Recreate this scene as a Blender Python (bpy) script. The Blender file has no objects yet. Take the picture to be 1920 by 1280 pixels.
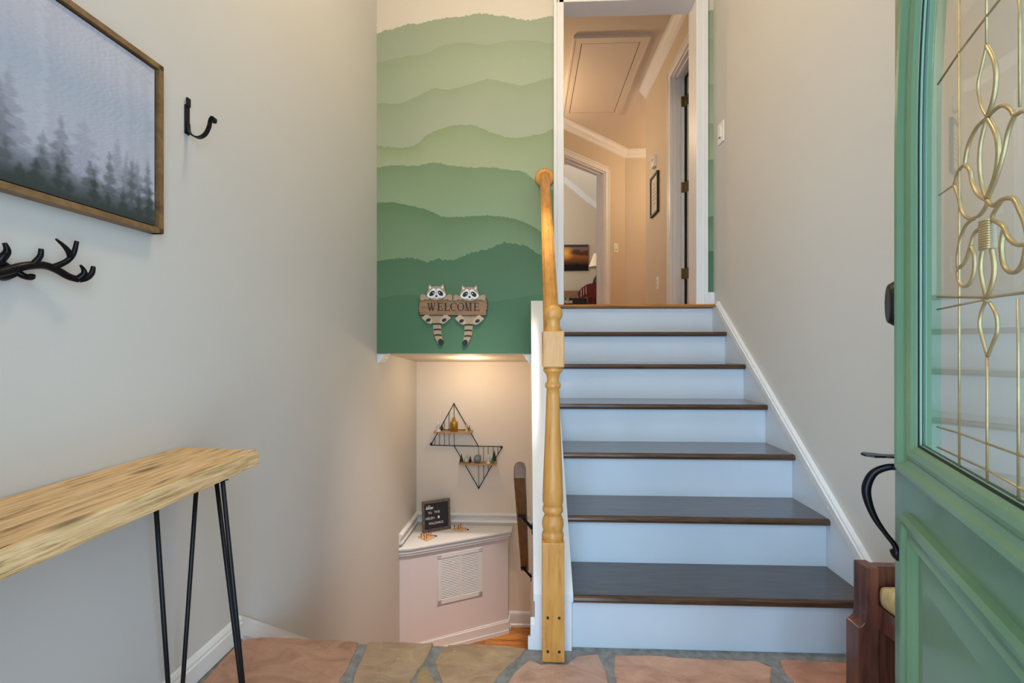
import bpy, bmesh, math, random
from mathutils import Vector, Matrix
SC = bpy.context.scene
COL = SC.collection
PI = math.pi

# ------------------------------------------------------------------ camera, world, big lights, exposure
F = 820.0; TH = math.atan(30/F); SN, CS = math.sin(TH), math.cos(TH); ZC = 1.056; HY = 645.0
cam = bpy.data.cameras.new('camera'); cam.lens = 36*F/1920; cam.sensor_width = 36
cam.shift_y = (HY-640)/1920; cam.clip_start = 0.02; cam.clip_end = 60
co = bpy.data.objects.new('camera', cam); COL.objects.link(co)
co.location = (0, 0, ZC); co.rotation_euler = (PI/2, 0, TH); SC.camera = co

w = bpy.data.worlds.new('world'); SC.world = w; w.use_nodes = True
bg = w.node_tree.nodes['Background']; bg.inputs[0].default_value = (0.50, 0.73, 1.0, 1); bg.inputs[1].default_value = 8.0
SC.view_settings.view_transform = 'Standard'; SC.view_settings.look = 'None'
SC.view_settings.gamma = 1; SC.view_settings.use_curve_mapping = False
SC.view_settings.exposure = -0.28

def light(name, kind, loc, energy, color, size=0.1, rot=(0, 0, 0), **kw):
    l = bpy.data.lights.new(name, kind); l.energy = energy; l.color = color
    if kind == 'AREA': l.size = size
    else: l.shadow_soft_size = size
    for k, v in kw.items(): setattr(l, k, v)
    o = bpy.data.objects.new(name, l); COL.objects.link(o); o.location = loc; o.rotation_euler = rot
    return o
light('foyer_ceiling_light', 'POINT', (-0.1, 1.35, 3.35), 56, (1.0, 0.83, 0.60), 0.14)
light('hall_ceiling_light', 'POINT', (-0.15, 4.75, 3.3), 60, (1.0, 0.74, 0.48), 0.12)
light('hall_far_light', 'POINT', (2.3, 5.5, 3.3), 32, (1.0, 0.74, 0.47), 0.12)
light('bedroom_light', 'POINT', (-0.4, 7.2, 3.4), 60, (1.0, 0.76, 0.5), 0.15)
light('stairwell_downlight', 'POINT', (-0.45, 3.30, 0.86), 5.2, (1.0, 0.74, 0.46), 0.03)
sp = Vector((0.1, 1.5, 3.74)); ax = Vector((-0.62, 2.95, -0.95))-sp
light('stairwell_fill_spot', 'SPOT', tuple(sp), 900.0, (1.0, 0.87, 0.82), 0.05, rot=ax.to_track_quat('-Z', 'Y').to_euler(), spot_size=math.radians(24), spot_blend=1.0)  # added fill spot out of view, brightens the cabinet and lower stairwell

pt = light('doorway_daylight_portal', 'AREA', (-0.035, 0.10, 1.06), 1, (1, 1, 1), 0.93, rot=(PI/2, 0, 0)); pt.data.shape = 'RECTANGLE'; pt.data.size_y = 2.1; pt.data.cycles.is_portal = True

def YPm(px, py, Y):
    xc = (px-960)/F; r = (xc*CS-SN, xc*SN+CS, -(py-HY)/F); t = Y/r[1]
    return (r[0]*t, Y, ZC+r[2]*t)
def ZPm(px, py, Z):
    xc = (px-960)/F; r = (xc*CS-SN, xc*SN+CS, -(py-HY)/F); t = (Z-ZC)/r[2]
    return (r[0]*t, r[1]*t, Z)

# ------------------------------------------------------------------ materials
def srgb(r, g, b):
    f = lambda v: (v/255/12.92) if v/255 <= 0.04045 else ((v/255+0.055)/1.055)**2.4
    return (f(r), f(g), f(b), 1)
def mat(name, col, rough=0.6, metal=0.0, spec=0.5, noise=0.0, nscale=6, bump=0.0, bscale=80, col2=None, stretch=(1, 1, 1), emit=None, sheen=0, coat=0):
    m = bpy.data.materials.new(name); m.use_nodes = True; nt = m.node_tree; N = nt.nodes; L = nt.links
    b = N['Principled BSDF']; b.inputs['Base Color'].default_value = col
    b.inputs['Roughness'].default_value = rough; b.inputs['Metallic'].default_value = metal
    b.inputs['Specular IOR Level'].default_value = spec
    if coat: b.inputs['Coat Weight'].default_value = coat; b.inputs['Coat Roughness'].default_value = 0.12
    tc = N.new('ShaderNodeTexCoord'); mp = N.new('ShaderNodeMapping'); mp.inputs['Scale'].default_value = stretch
    L.new(tc.outputs['Object'], mp.inputs['Vector'])
    if noise or col2:
        n = N.new('ShaderNodeTexNoise'); n.inputs['Scale'].default_value = nscale; n.inputs['Detail'].default_value = 6
        L.new(mp.outputs[0], n.inputs['Vector'])
        mx = N.new('ShaderNodeMix'); mx.data_type = 'RGBA'
        c2 = col2 or tuple(c*(1-noise) for c in col[:3])+(1,)
        cr = N.new('ShaderNodeValToRGB'); cr.color_ramp.elements[0].position = 0.35; cr.color_ramp.elements[1].position = 0.65
        L.new(n.outputs[0], cr.inputs[0]); L.new(cr.outputs[0], mx.inputs[0])
        mx.inputs[6].default_value = col; mx.inputs[7].default_value = c2
        L.new(mx.outputs[2], b.inputs['Base Color'])
    if bump:
        n2 = N.new('ShaderNodeTexNoise'); n2.inputs['Scale'].default_value = bscale; n2.inputs['Detail'].default_value = 4
        L.new(mp.outputs[0], n2.inputs['Vector'])
        bp = N.new('ShaderNodeBump'); bp.inputs['Strength'].default_value = bump; bp.inputs['Distance'].default_value = 0.004
        L.new(n2.outputs[0], bp.inputs['Height']); L.new(bp.outputs[0], b.inputs['Normal'])
    return m
def wood(name, c1, c2, c3=None, rough=0.4, scale=9, stretch=(8, 1, 8), coat=0.0, dist=3.0, knots=False, bump=0.15):
    """grain stretched along the axis with the smallest number in `stretch`"""
    m = bpy.data.materials.new(name); m.use_nodes = True; nt = m.node_tree; N = nt.nodes; L = nt.links
    b = N['Principled BSDF']; b.inputs['Roughness'].default_value = rough
    if coat: b.inputs['Coat Weight'].default_value = coat; b.inputs['Coat Roughness'].default_value = 0.1
    tc = N.new('ShaderNodeTexCoord'); mp = N.new('ShaderNodeMapping'); mp.inputs['Scale'].default_value = stretch
    L.new(tc.outputs['Object'], mp.inputs['Vector'])
    n = N.new('ShaderNodeTexNoise'); n.inputs['Scale'].default_value = scale; n.inputs['Detail'].default_value = 8
    n.inputs['Roughness'].default_value = 0.65; n.inputs['Distortion'].default_value = dist*0.2
    L.new(mp.outputs[0], n.inputs['Vector'])
    cr = N.new('ShaderNodeValToRGB'); e = cr.color_ramp.elements
    e[0].position = 0.30; e[0].color = c2; e[1].position = 0.62; e[1].color = c1
    if c3: k = e.new(0.46); k.color = c3
    L.new(n.outputs[0], cr.inputs[0]); out = cr.outputs[0]
    if knots:
        v = N.new('ShaderNodeTexVoronoi'); v.inputs['Scale'].default_value = 3.2
        mp2 = N.new('ShaderNodeMapping'); mp2.inputs['Scale'].default_value = (2.6, 0.9, 2.6)
        mp2.inputs['Location'].default_value = (0.37, 0.21, 0.1)
        L.new(tc.outputs['Object'], mp2.inputs['Vector']); L.new(mp2.outputs[0], v.inputs['Vector'])
        r2 = N.new('ShaderNodeValToRGB'); r2.color_ramp.elements[0].position = 0.10; r2.color_ramp.elements[1].position = 0.20
        ck = N.new('ShaderNodeTexNoise'); ck.inputs['Scale'].default_value = 5; ck.inputs['Detail'].default_value = 3
        mp3 = N.new('ShaderNodeMapping'); mp3.inputs['Scale'].default_value = (16, 1.3, 22); L.new(tc.outputs['Object'], mp3.inputs['Vector']); L.new(mp3.outputs[0], ck.inputs['Vector'])
        r4 = N.new('ShaderNodeValToRGB'); r4.color_ramp.elements[0].position = 0.27; r4.color_ramp.elements[1].position = 0.31; r4.color_ramp.elements[0].color = (0.16, 0.11, 0.08, 1)
        L.new(ck.outputs[0], r4.inputs[0]); mc = N.new('ShaderNodeMix'); mc.data_type = 'RGBA'; mc.blend_type = 'MULTIPLY'; mc.inputs[0].default_value = 1
        L.new(out, mc.inputs[6]); L.new(r4.outputs[0], mc.inputs[7]); out = mc.outputs[2]
        r2.color_ramp.elements[0].color = (0.12, 0.09, 0.08, 1)
        L.new(v.outputs['Distance'], r2.inputs[0])
        mx = N.new('ShaderNodeMix'); mx.data_type = 'RGBA'; mx.blend_type = 'MULTIPLY'; mx.inputs[0].default_value = 1
        L.new(out, mx.inputs[6]); L.new(r2.outputs[0], mx.inputs[7]); out = mx.outputs[2]
    L.new(out, b.inputs['Base Color'])
    bp = N.new('ShaderNodeBump'); bp.inputs['Strength'].default_value = bump; bp.inputs['Distance'].default_value = 0.003
    L.new(n.outputs[0], bp.inputs['Height']); L.new(bp.outputs[0], b.inputs['Normal'])
    return m
def vcol_mat(name, rough=0.6, spec=0.4, bump=0.0):
    m = bpy.data.materials.new(name); m.use_nodes = True; nt = m.node_tree; N = nt.nodes; L = nt.links
    b = N['Principled BSDF']; b.inputs['Roughness'].default_value = rough; b.inputs['Specular IOR Level'].default_value = spec
    a = N.new('ShaderNodeAttribute'); a.attribute_name = 'paint'; L.new(a.outputs['Color'], b.inputs['Base Color'])
    if bump:
        tc = N.new('ShaderNodeTexCoord'); n2 = N.new('ShaderNodeTexNoise'); n2.inputs['Scale'].default_value = 60
        L.new(tc.outputs['Object'], n2.inputs['Vector'])
        bp = N.new('ShaderNodeBump'); bp.inputs['Strength'].default_value = bump; bp.inputs['Distance'].default_value = 0.003
        L.new(n2.outputs[0], bp.inputs['Height']); L.new(bp.outputs[0], b.inputs['Normal'])
    return m

M = {}
M['wall'] = mat('wall_paint', srgb(206, 202, 194), 0.75, noise=0.03, nscale=1.5, bump=0.12, bscale=45, spec=0.25)
M['hallwall'] = mat('hall_wall_paint', srgb(206, 192, 170), 0.6, noise=0.03, nscale=1.5, bump=0.05, spec=0.3)
M['lowwall'] = mat('lower_wall_paint', srgb(236, 222, 202), 0.6, noise=0.03, nscale=1.5, bump=0.05, spec=0.3)
M['cabinet'] = mat('cabinet_paint', srgb(224, 215, 212), 0.5, noise=0.03, nscale=1.5, bump=0.04, spec=0.35)
M['ceil'] = mat('ceiling_paint', srgb(214, 202, 184), 0.8, bump=0.05)
M['white'] = mat('white_trim_paint', srgb(228, 226, 222), 0.35, noise=0.03, nscale=5)
M['riser'] = mat('white_riser_paint', srgb(205, 210, 214), 0.38, noise=0.05, nscale=4, bump=0.08, bscale=25)
M['tread'] = wood('dark_stained_tread', srgb(72, 60, 54), srgb(46, 38, 36), None, 0.3, 6, (1, 8, 8), 0.9, bump=0.08)
M['nosing'] = wood('brown_nosing', srgb(92, 62, 38), srgb(38, 24, 16), None, 0.3, 7, (1, 14, 14), 0.3)
M['oak'] = wood('golden_oak', srgb(214, 150, 72), srgb(176, 112, 42), srgb(204, 138, 62), 0.42, 6, (7, 7, 1), 0.12)
M['oakrail'] = wood('golden_oak_rail', srgb(200, 140, 62), srgb(158, 98, 34), srgb(188, 126, 50), 0.34, 6, (9, 2.0, 2.0), 0.2)
M['oakfloor'] = wood('oak_landing', srgb(190, 128, 62), srgb(140, 84, 36), None, 0.35, 6, (1, 9, 9), 0.3)
M['rusticwood'] = wood('rustic_pine', srgb(232, 196, 146), srgb(112, 80, 48), srgb(206, 168, 114), 0.62, 9, (9, 0.7, 14), knots=True, bump=0.35)
M['darkrail'] = wood('walnut_rail', srgb(104, 66, 30), srgb(56, 32, 14), None, 0.4, 6, (8, 2, 2), 0.05)
M['bench'] = wood('cherry_bench', srgb(104, 56, 40), srgb(58, 28, 22), None, 0.35, 5, (8, 8, 1), 0.3)
M['frame'] = wood('brown_picture_frame', srgb(138, 106, 66), srgb(92, 68, 42), None, 0.5, 9, (2, 2, 2))
M['black'] = mat('black_metal', srgb(16, 15, 18), 0.42, 0.3)
M['iron'] = mat('dark_iron', srgb(30, 28, 32), 0.3, 0.7, noise=0.3, nscale=30)
M['brass'] = mat('brass_came', srgb(186, 162, 116), 0.36, 0.6, noise=0.25, nscale=40)
M['brasshinge'] = mat('antique_brass', srgb(140, 120, 76), 0.35, 0.8)
M['nickel'] = mat('nickel_hinge', srgb(150, 146, 138), 0.3, 0.9)
M['green'] = mat('green_door_paint', srgb(106, 138, 104), 0.36, noise=0.18, nscale=3, col2=srgb(88, 124, 92), bump=0.1, bscale=14, coat=0.2)
M['gasket_gap'] = mat('dark_gasket_gap', srgb(22, 24, 24), 0.7)  # also colours the painted shade in the hatch gap
M['stripe'] = mat('black_paint', srgb(20, 18, 18), 0.5)
M['tan'] = mat('tan_paint', srgb(176, 150, 118), 0.6, noise=0.06, nscale=30)
M['tanl'] = mat('light_tan_paint', srgb(192, 170, 142), 0.6)
M['sheetwhite'] = mat('white_paint', srgb(236, 232, 226), 0.5)
M['signwood'] = wood('sign_board_wood', srgb(160, 122, 84), srgb(128, 92, 60), None, 0.6, 10, (1, 8, 8))
M['gold'] = mat('gold_paint', srgb(190, 146, 52), 0.28, 0.8, noise=0.2, nscale=60)
M['ceramic'] = mat('white_ceramic', srgb(240, 236, 228), 0.25)
M['dkgreen'] = mat('dark_green_bristle', srgb(30, 74, 54), 0.9, bump=0.6, bscale=400, noise=0.5, nscale=200)
M['ltgreen'] = mat('light_green_bristle', srgb(110, 140, 92), 0.9, bump=0.6, bscale=400, noise=0.4, nscale=200)
M['blacktree'] = mat('black_tree_paint', srgb(24, 24, 26), 0.6)
M['beige'] = mat('beige_wood', srgb(214, 184, 140), 0.6)
M['patt'] = mat('speckled_green_white', srgb(232, 228, 212), 0.5, col2=srgb(120, 140, 110), nscale=120)
M['clock'] = mat('grey_green_enamel', srgb(96, 116, 116), 0.35)
M['clockface'] = mat('clock_face', srgb(120, 138, 138), 0.4)
M['felt'] = mat('charcoal_felt', srgb(54, 50, 54), 0.95, bump=0.4, bscale=300)
M['greywood'] = wood('weathered_grey_wood', srgb(128, 112, 96), srgb(74, 60, 50), None, 0.7, 14, (4, 4, 4))
M['pegwood'] = mat('pale_peg_wood', srgb(222, 184, 128), 0.55, noise=0.1, nscale=30)
M['pegred'] = mat('red_peg', srgb(170, 40, 34), 0.4); M['pegblue'] = mat('blue_peg', srgb(40, 46, 100), 0.4); M['pegyel'] = mat('yellow_peg', srgb(220, 180, 70), 0.4)
M['cushion'] = mat('tan_woven_cushion', srgb(206, 178, 122), 0.85, noise=0.25, nscale=25, bump=0.4, bscale=140, stretch=(1, 6, 1))
M['switch'] = mat('white_switch_plastic', srgb(240, 236, 228), 0.35)
M['paper'] = mat('framed_paper', srgb(214, 206, 190), 0.7)
M['red'] = mat('dark_red_paint', srgb(120, 20, 26), 0.4, noise=0.2, nscale=10)
M['shade'] = mat('cream_lamp_shade', srgb(238, 214, 178), 0.8)
M['dark'] = mat('dark_room', srgb(40, 34, 30), 0.8)
M['grout'] = mat('grey_grout', srgb(150, 146, 138), 0.9, noise=0.35, nscale=40, bump=0.9, bscale=90)
def stone_mat():
    m = bpy.data.materials.new('flagstone'); m.use_nodes = True; nt = m.node_tree; N = nt.nodes; L = nt.links
    b = N['Principled BSDF']; b.inputs['Roughness'].default_value = 0.42
    a = N.new('ShaderNodeAttribute'); a.attribute_name = 'paint'
    tc = N.new('ShaderNodeTexCoord'); mp = N.new('ShaderNodeMapping'); mp.inputs['Scale'].default_value = (1, 2.2, 1); mp.inputs['Rotation'].default_value = (0, 0, 0.35)
    L.new(tc.outputs['Object'], mp.inputs['Vector'])
    n = N.new('ShaderNodeTexNoise'); n.inputs['Scale'].default_value = 7; n.inputs['Detail'].default_value = 10; n.inputs['Roughness'].default_value = 0.7; n.inputs['Distortion'].default_value = 0.8
    L.new(mp.outputs[0], n.inputs['Vector'])
    cr = N.new('ShaderNodeValToRGB'); e = cr.color_ramp.elements
    e[0].position = 0.32; e[0].color = (0.74, 0.66, 0.60, 1); e[1].position = 0.7; e[1].color = (1.36, 1.31, 1.27, 1); k = e.new(0.5); k.color = (1.08, 1.04, 1.0, 1)
    L.new(n.outputs[0], cr.inputs[0])
    mx = N.new('ShaderNodeMix'); mx.data_type = 'RGBA'; mx.blend_type = 'MULTIPLY'; mx.inputs[0].default_value = 1
    L.new(a.outputs['Color'], mx.inputs[6]); L.new(cr.outputs[0], mx.inputs[7])
    n3 = N.new('ShaderNodeTexNoise'); n3.inputs['Scale'].default_value = 45; n3.inputs['Detail'].default_value = 4; L.new(tc.outputs['Object'], n3.inputs['Vector'])
    r3 = N.new('ShaderNodeValToRGB'); r3.color_ramp.elements[0].position = 0.66; r3.color_ramp.elements[1].position = 0.74
    L.new(n3.outputs[0], r3.inputs[0])
    mx2 = N.new('ShaderNodeMix'); mx2.data_type = 'RGBA'; mx2.inputs[7].default_value = srgb(214, 190, 170)
    ml = N.new('ShaderNodeMath'); ml.operation = 'MULTIPLY'; ml.inputs[1].default_value = 0.45; L.new(r3.outputs[0], ml.inputs[0])
    L.new(ml.outputs[0], mx2.inputs[0]); L.new(mx.outputs[2], mx2.inputs[6]); L.new(mx2.outputs[2], b.inputs['Base Color'])
    bp = N.new('ShaderNodeBump'); bp.inputs['Strength'].default_value = 0.5; bp.inputs['Distance'].default_value = 0.008
    L.new(n.outputs[0], bp.inputs['Height']); L.new(bp.outputs[0], b.inputs['Normal'])
    return m
M['stone'] = stone_mat()
def plank_mat():
    m = bpy.data.materials.new('oak_plank_floor'); m.use_nodes = True; nt = m.node_tree; N = nt.nodes; L = nt.links
    b = N['Principled BSDF']; b.inputs['Roughness'].default_value = 0.3
    tc = N.new('ShaderNodeTexCoord')
    br = N.new('ShaderNodeTexBrick'); br.inputs['Scale'].default_value = 1; br.inputs['Brick Width'].default_value = 0.7; br.inputs['Row Height'].default_value = 0.075
    br.inputs['Mortar Size'].default_value = 0.0012; br.inputs['Color1'].default_value = srgb(206, 140, 66); br.inputs['Color2'].default_value = srgb(164, 98, 40); br.inputs['Mortar'].default_value = srgb(60, 32, 16)
    L.new(tc.outputs['Object'], br.inputs['Vector'])
    mp = N.new('ShaderNodeMapping'); mp.inputs['Scale'].default_value = (1, 10, 1); L.new(tc.outputs['Object'], mp.inputs['Vector'])
    n = N.new('ShaderNodeTexNoise'); n.inputs['Scale'].default_value = 8; n.inputs['Detail'].default_value = 8; L.new(mp.outputs[0], n.inputs['Vector'])
    cr = N.new('ShaderNodeValToRGB'); cr.color_ramp.elements[0].color = (0.55, 0.5, 0.45, 1); cr.color_ramp.elements[1].color = (1.2, 1.2, 1.2, 1)
    cr.color_ramp.elements[0].position = .3; cr.color_ramp.elements[1].position = .65
    L.new(n.outputs[0], cr.inputs[0]); mx = N.new('ShaderNodeMix'); mx.data_type = 'RGBA'; mx.blend_type = 'MULTIPLY'; mx.inputs[0].default_value = 1
    L.new(br.outputs['Color'], mx.inputs[6]); L.new(cr.outputs[0], mx.inputs[7]); L.new(mx.outputs[2], b.inputs['Base Color'])
    return m
M['plank'] = plank_mat()
def glass_mat():
    m = bpy.data.materials.new('door_glass'); m.use_nodes = True; nt = m.node_tree; N = nt.nodes; L = nt.links
    N.remove(N['Principled BSDF']); out = N['Material Output']
    t = N.new('ShaderNodeBsdfTransparent'); t.inputs[0].default_value = (0.93, 0.96, 0.95, 1)
    g = N.new('ShaderNodeBsdfGlossy'); g.inputs['Roughness'].default_value = 0.015; g.inputs[0].default_value = (0.92, 0.96, 0.97, 1)
    fr = N.new('ShaderNodeFresnel'); fr.inputs[0].default_value = 2.2
    ge = N.new('ShaderNodeNewGeometry'); mu = N.new('ShaderNodeMath'); mu.operation = 'SUBTRACT'; mu.use_clamp = True; L.new(fr.outputs[0], mu.inputs[0]); L.new(ge.outputs['Backfacing'], mu.inputs[1])
    mx = N.new('ShaderNodeMixShader'); L.new(mu.outputs[0], mx.inputs[0]); L.new(t.outputs[0], mx.inputs[1]); L.new(g.outputs[0], mx.inputs[2]); L.new(mx.outputs[0], out.inputs['Surface'])
    return m
M['glass'] = glass_mat()
M['paint'] = vcol_mat('painted_artwork', 0.7, 0.25)
M['mural'] = vcol_mat('mural_paint', 0.55, 0.35, 0.15)

# ------------------------------------------------------------------ mesh builder
class MB:
    def __init__(s): s.v = []; s.f = []; s.mi = []; s.sm = []; s.col = []
    def add(s, vs, fs, mi=0, smooth=False, col=(1, 1, 1, 1)):
        o = len(s.v); s.v += [tuple(p) for p in vs]
        for f in fs: s.f.append(tuple(i+o for i in f)); s.mi.append(mi); s.sm.append(smooth); s.col.append(col)
        return s
    def box(s, x0, x1, y0, y1, z0, z1, mi=0, bev=0.0):
        if bev > 0:
            bm = bmesh.new(); bmesh.ops.create_cube(bm, size=1)
            for q in bm.verts: q.co = Vector(((x0+x1)/2+q.co.x*(x1-x0), (y0+y1)/2+q.co.y*(y1-y0), (z0+z1)/2+q.co.z*(z1-z0)))
            bmesh.ops.bevel(bm, geom=list(bm.edges), offset=bev, segments=2, affect='EDGES', profile=0.6)
            bm.verts.index_update()
            s.add([q.co[:] for q in bm.verts], [[q.index for q in f.verts] for f in bm.faces], mi); bm.free(); return s
        s.add([(x0, y0, z0), (x1, y0, z0), (x1, y1, z0), (x0, y1, z0), (x0, y0, z1), (x1, y0, z1), (x1, y1, z1), (x0, y1, z1)],
              [(0, 3, 2, 1), (4, 5, 6, 7), (0, 1, 5, 4), (1, 2, 6, 5), (2, 3, 7, 6), (3, 0, 4, 7)], mi); return s
    def prism(s, pts, fn0, fn1, mi=0, smooth=False):
        """polygon pts (2D); fn0/fn1 map a 2D point to the near and far 3D point"""
        n = len(pts); a = [fn0(*p) for p in pts]; b = [fn1(*p) for p in pts]
        s.add(a+b, [tuple(range(n)), tuple(range(2*n-1, n-1, -1))], mi)
        s.add(a+b, [(i, n+i, n+(i+1) % n, (i+1) % n) for i in range(n)], mi, smooth); return s
    def xz(s, pts, y0, y1, mi=0): return s.prism(pts, lambda x, z: (x, y0, z), lambda x, z: (x, y1, z), mi)
    def yz(s, pts, x0, x1, mi=0): return s.prism(pts, lambda y, z: (x0, y, z), lambda y, z: (x1, y, z), mi)
    def xy(s, pts, z0, z1, mi=0): return s.prism(pts, lambda x, y: (x, y, z0), lambda x, y: (x, y, z1), mi)
    def tube(s, pts, r, n=8, mi=0, closed=False):
        P = [Vector(p) for p in pts]; R = r if isinstance(r, (list, tuple)) else [r]*len(P); m = len(P)
        vs = []; up = None
        for i, p in enumerate(P):
            if closed: t = (P[(i+1) % m]-P[i-1])
            else: t = (P[min(i+1, m-1)]-P[max(i-1, 0)])
            t = t.normalized() if t.length > 1e-9 else Vector((0, 0, 1))
            if up is None: up = t.orthogonal().normalized()
            up = (up-t*up.dot(t)); up = up.normalized() if up.length > 1e-6 else t.orthogonal().normalized()
            q = t.cross(up)
            for k in range(n):
                a = 2*PI*k/n; vs.append(p+(up*math.cos(a)+q*math.sin(a))*R[i])
        fs = []
        for i in range(m if closed else m-1):
            j = (i+1) % m
            for k in range(n): fs.append((i*n+k, i*n+(k+1) % n, j*n+(k+1) % n, j*n+k))
        s.add(vs, fs, mi, True)
        if not closed: s.add([vs[k] for k in range(n)], [tuple(range(n-1, -1, -1))], mi); s.add(vs[-n:], [tuple(range(n))], mi)
        return s
    def lathe(s, prof, c=(0, 0, 0), n=32, mi=0, axis='Z', smooth=True):
        vs = []
        for r, h in prof:
            for k in range(n):
                a = 2*PI*k/n; x, y = r*math.cos(a), r*math.sin(a)
                vs.append((c[0]+x, c[1]+y, c[2]+h) if axis == 'Z' else (c[0]+x, c[1]+h, c[2]+y) if axis == 'Y' else (c[0]+h, c[1]+x, c[2]+y))
        fs = []
        for i in range(len(prof)-1):
            for k in range(n): fs.append((i*n+k, i*n+(k+1) % n, (i+1)*n+(k+1) % n, (i+1)*n+k))
        s.add(vs, fs, mi, smooth)
        for q, rev in ((0, True), (len(prof)-1, False)):
            if prof[q][0] > 1e-5:
                s.add(vs[q*n:(q+1)*n], [tuple(range(n-1, -1, -1)) if rev else tuple(range(n))], mi)
        return s
    def sweep(s, prof, path, nrm, mi=0, up=(0, 0, 1)):
        """profile (outward, up) swept along path points; nrm = outward vector per point"""
        n = len(prof); vs = []; U = Vector(up)
        for p, q in zip(path, nrm):
            for a, b in prof: vs.append(Vector(p)+Vector(q)*a+U*b)
        fs = []
        for i in range(len(path)-1):
            for k in range(n): fs.append((i*n+k, i*n+(k+1) % n, (i+1)*n+(k+1) % n, (i+1)*n+k))
        fs += [tuple(range(n-1, -1, -1)), tuple(range((len(path)-1)*n, len(path)*n))]
        s.add(vs, fs, mi); return s
    def xform(s, M4, start=0):
        for i in range(start, len(s.v)): s.v[i] = tuple(M4 @ Vector(s.v[i]))
        return s
    def build(s, name, mats, parent=None, origin=None, paint=False, bevel=0, weld=True):
        me = bpy.data.meshes.new(name); o_ = Vector(origin) if origin else Vector((0, 0, 0))
        if parent is not None and origin is None: o_ = Vector(parent.matrix_world.translation) if False else Vector((0, 0, 0))
        me.from_pydata([tuple(Vector(p)-o_) for p in s.v], [], s.f); 
        if not isinstance(mats, (list, tuple)): mats = [mats]
        for m in mats: me.materials.append(m)
        for i, p in enumerate(me.polygons): p.material_index = s.mi[i]; p.use_smooth = s.sm[i]
        if paint:
            ca = me.color_attributes.new('paint', 'FLOAT_COLOR', 'CORNER')
            for i, p in enumerate(me.polygons):
                c = s.col[i]
                for q, li in enumerate(p.loop_indices): ca.data[li].color = c[q] if isinstance(c[0], (tuple, list)) else c
        bm = bmesh.new(); bm.from_mesh(me)
        if weld and not paint:
            bmesh.ops.remove_doubles(bm, verts=bm.verts, dist=1e-5)
            bmesh.ops.recalc_face_normals(bm, faces=bm.faces)
        bm.to_mesh(me); bm.free(); me.update()
        ob = bpy.data.objects.new(name, me); COL.objects.link(ob); ob.location = o_
        if parent is not None:
            ob.parent = parent; ob.location = o_ - PB[parent.name] if parent.name in PB else o_
        PB[ob.name] = o_
        if bevel:
            b = ob.modifiers.new('bevel', 'BEVEL'); b.width = bevel; b.segments = 2; b.limit_method = 'ANGLE'; b.angle_limit = 0.7
        return ob
PB = {}
def tag(o, label=None, cat=None, group=None, kind=None):
    if label: o['label'] = label
    if cat: o['category'] = cat
    if group: o['group'] = group
    if kind: o['kind'] = kind
    return o
def thing(name, label, cat, loc=(0, 0, 0), group=None, kind=None):
    o = bpy.data.objects.new(name, None); COL.objects.link(o); o.location = loc; o.empty_display_size = 0.05
    PB[o.name] = Vector(loc); return tag(o, label, cat, group, kind)
def st(mb, name, m, label=None, parent=None, **kw):
    o = mb.build(name, m, parent, **kw)
    if parent is None: o['kind'] = 'structure'
    if label: o['label'] = label
    return o
def cr_spline(pts, k=6):
    """Catmull-Rom through pts (any dimension)"""
    out = []; n = len(pts)
    for i in range(n-1):
        p0 = pts[max(i-1, 0)]; p1 = pts[i]; p2 = pts[i+1]; p3 = pts[min(i+2, n-1)]
        for j in range(k):
            t = j/k
            out.append(tuple(0.5*((2*b)+(-a+c)*t+(2*a-5*b+4*c-d)*t*t+(-a+3*b-3*c+d)*t**3) for a, b, c, d in zip(p0, p1, p2, p3)))
    out.append(tuple(pts[-1])); return out
def hsh(x):
    return (math.sin(x*127.1+311.7)*43758.5453) % 1.0
def n1(x, seed=0):
    i = math.floor(x); f = x-i; u = f*f*(3-2*f)
    return (hsh(i+seed*57.3)*(1-u)+hsh(i+1+seed*57.3)*u)*2-1
def fbm(x, seed=0, o=4):
    return sum(n1(x*2**k, seed+k)/2**k for k in range(o))
def lerp(a, b, t): return a+(b-a)*t
def mixc(a, b, t): return tuple(lerp(x, y, t) for x, y in zip(a, b))

# ------------------------------------------------------------------ key dimensions
RX = 1.165                                   # face of the right skirting = tread ends
WR = 1.18                                    # right wall face
def lwx(Y): return -1.041+0.0401*(Y-1.534)   # left wall face
YN = [1.512, 1.728, 1.948, 2.168, 2.383, 2.607, 2.785]
ZN = [0.188, 0.379, 0.573, 0.761, 0.9485, 1.129, 1.308]
YM = 2.83                                    # mural wall face
YB = 3.71                                    # lower back wall face
ZL = -1.33                                   # lower floor
ZU = 1.308                                   # upper floor
ZT = 3.76                                    # ceiling

# ------------------------------------------------------------------ room shell
b = MB(); b.prism([(-0.35, -0.1), (-0.35, ZT), (3.86, ZT), (3.86, -1.45), (1.45, -1.45), (1.45, -0.1)],
                  lambda y, z: (lwx(y), y, z), lambda y, z: (lwx(y)-0.12, y, z)); st(b, 'wall_left', M['wall'])
b = MB(); b.box(WR, WR+0.12, -0.35, YM, -0.1, ZT); st(b, 'wall_right', M['wall'])
b = MB(); b.box(-1.2, -0.50, 0.04, 0.19, -0.1, ZT); b.box(0.435, 0.56, 0.04, 0.19, -0.1, ZT); b.box(1.12, WR+0.12, 0.04, 0.19, -0.1, ZT); b.box(0.56, 1.12, 0.04, 0.19, -0.1, 0.20); b.box(0.56, 1.12, 0.04, 0.19, 2.12, ZT); b.box(-0.50, 0.435, 0.04, 0.19, 2.14, ZT); st(b, 'wall_front', M['wall'])
b = MB(); b.box(-0.50, -0.48, 0.03, 0.20, -0.002, 2.14); b.box(0.427, 0.435, 0.03, 0.19, -0.002, 2.14); b.box(-0.48, 0.427, 0.03, 0.20, 2.12, 2.14); st(b, 'trim_11', M['green'])
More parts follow.
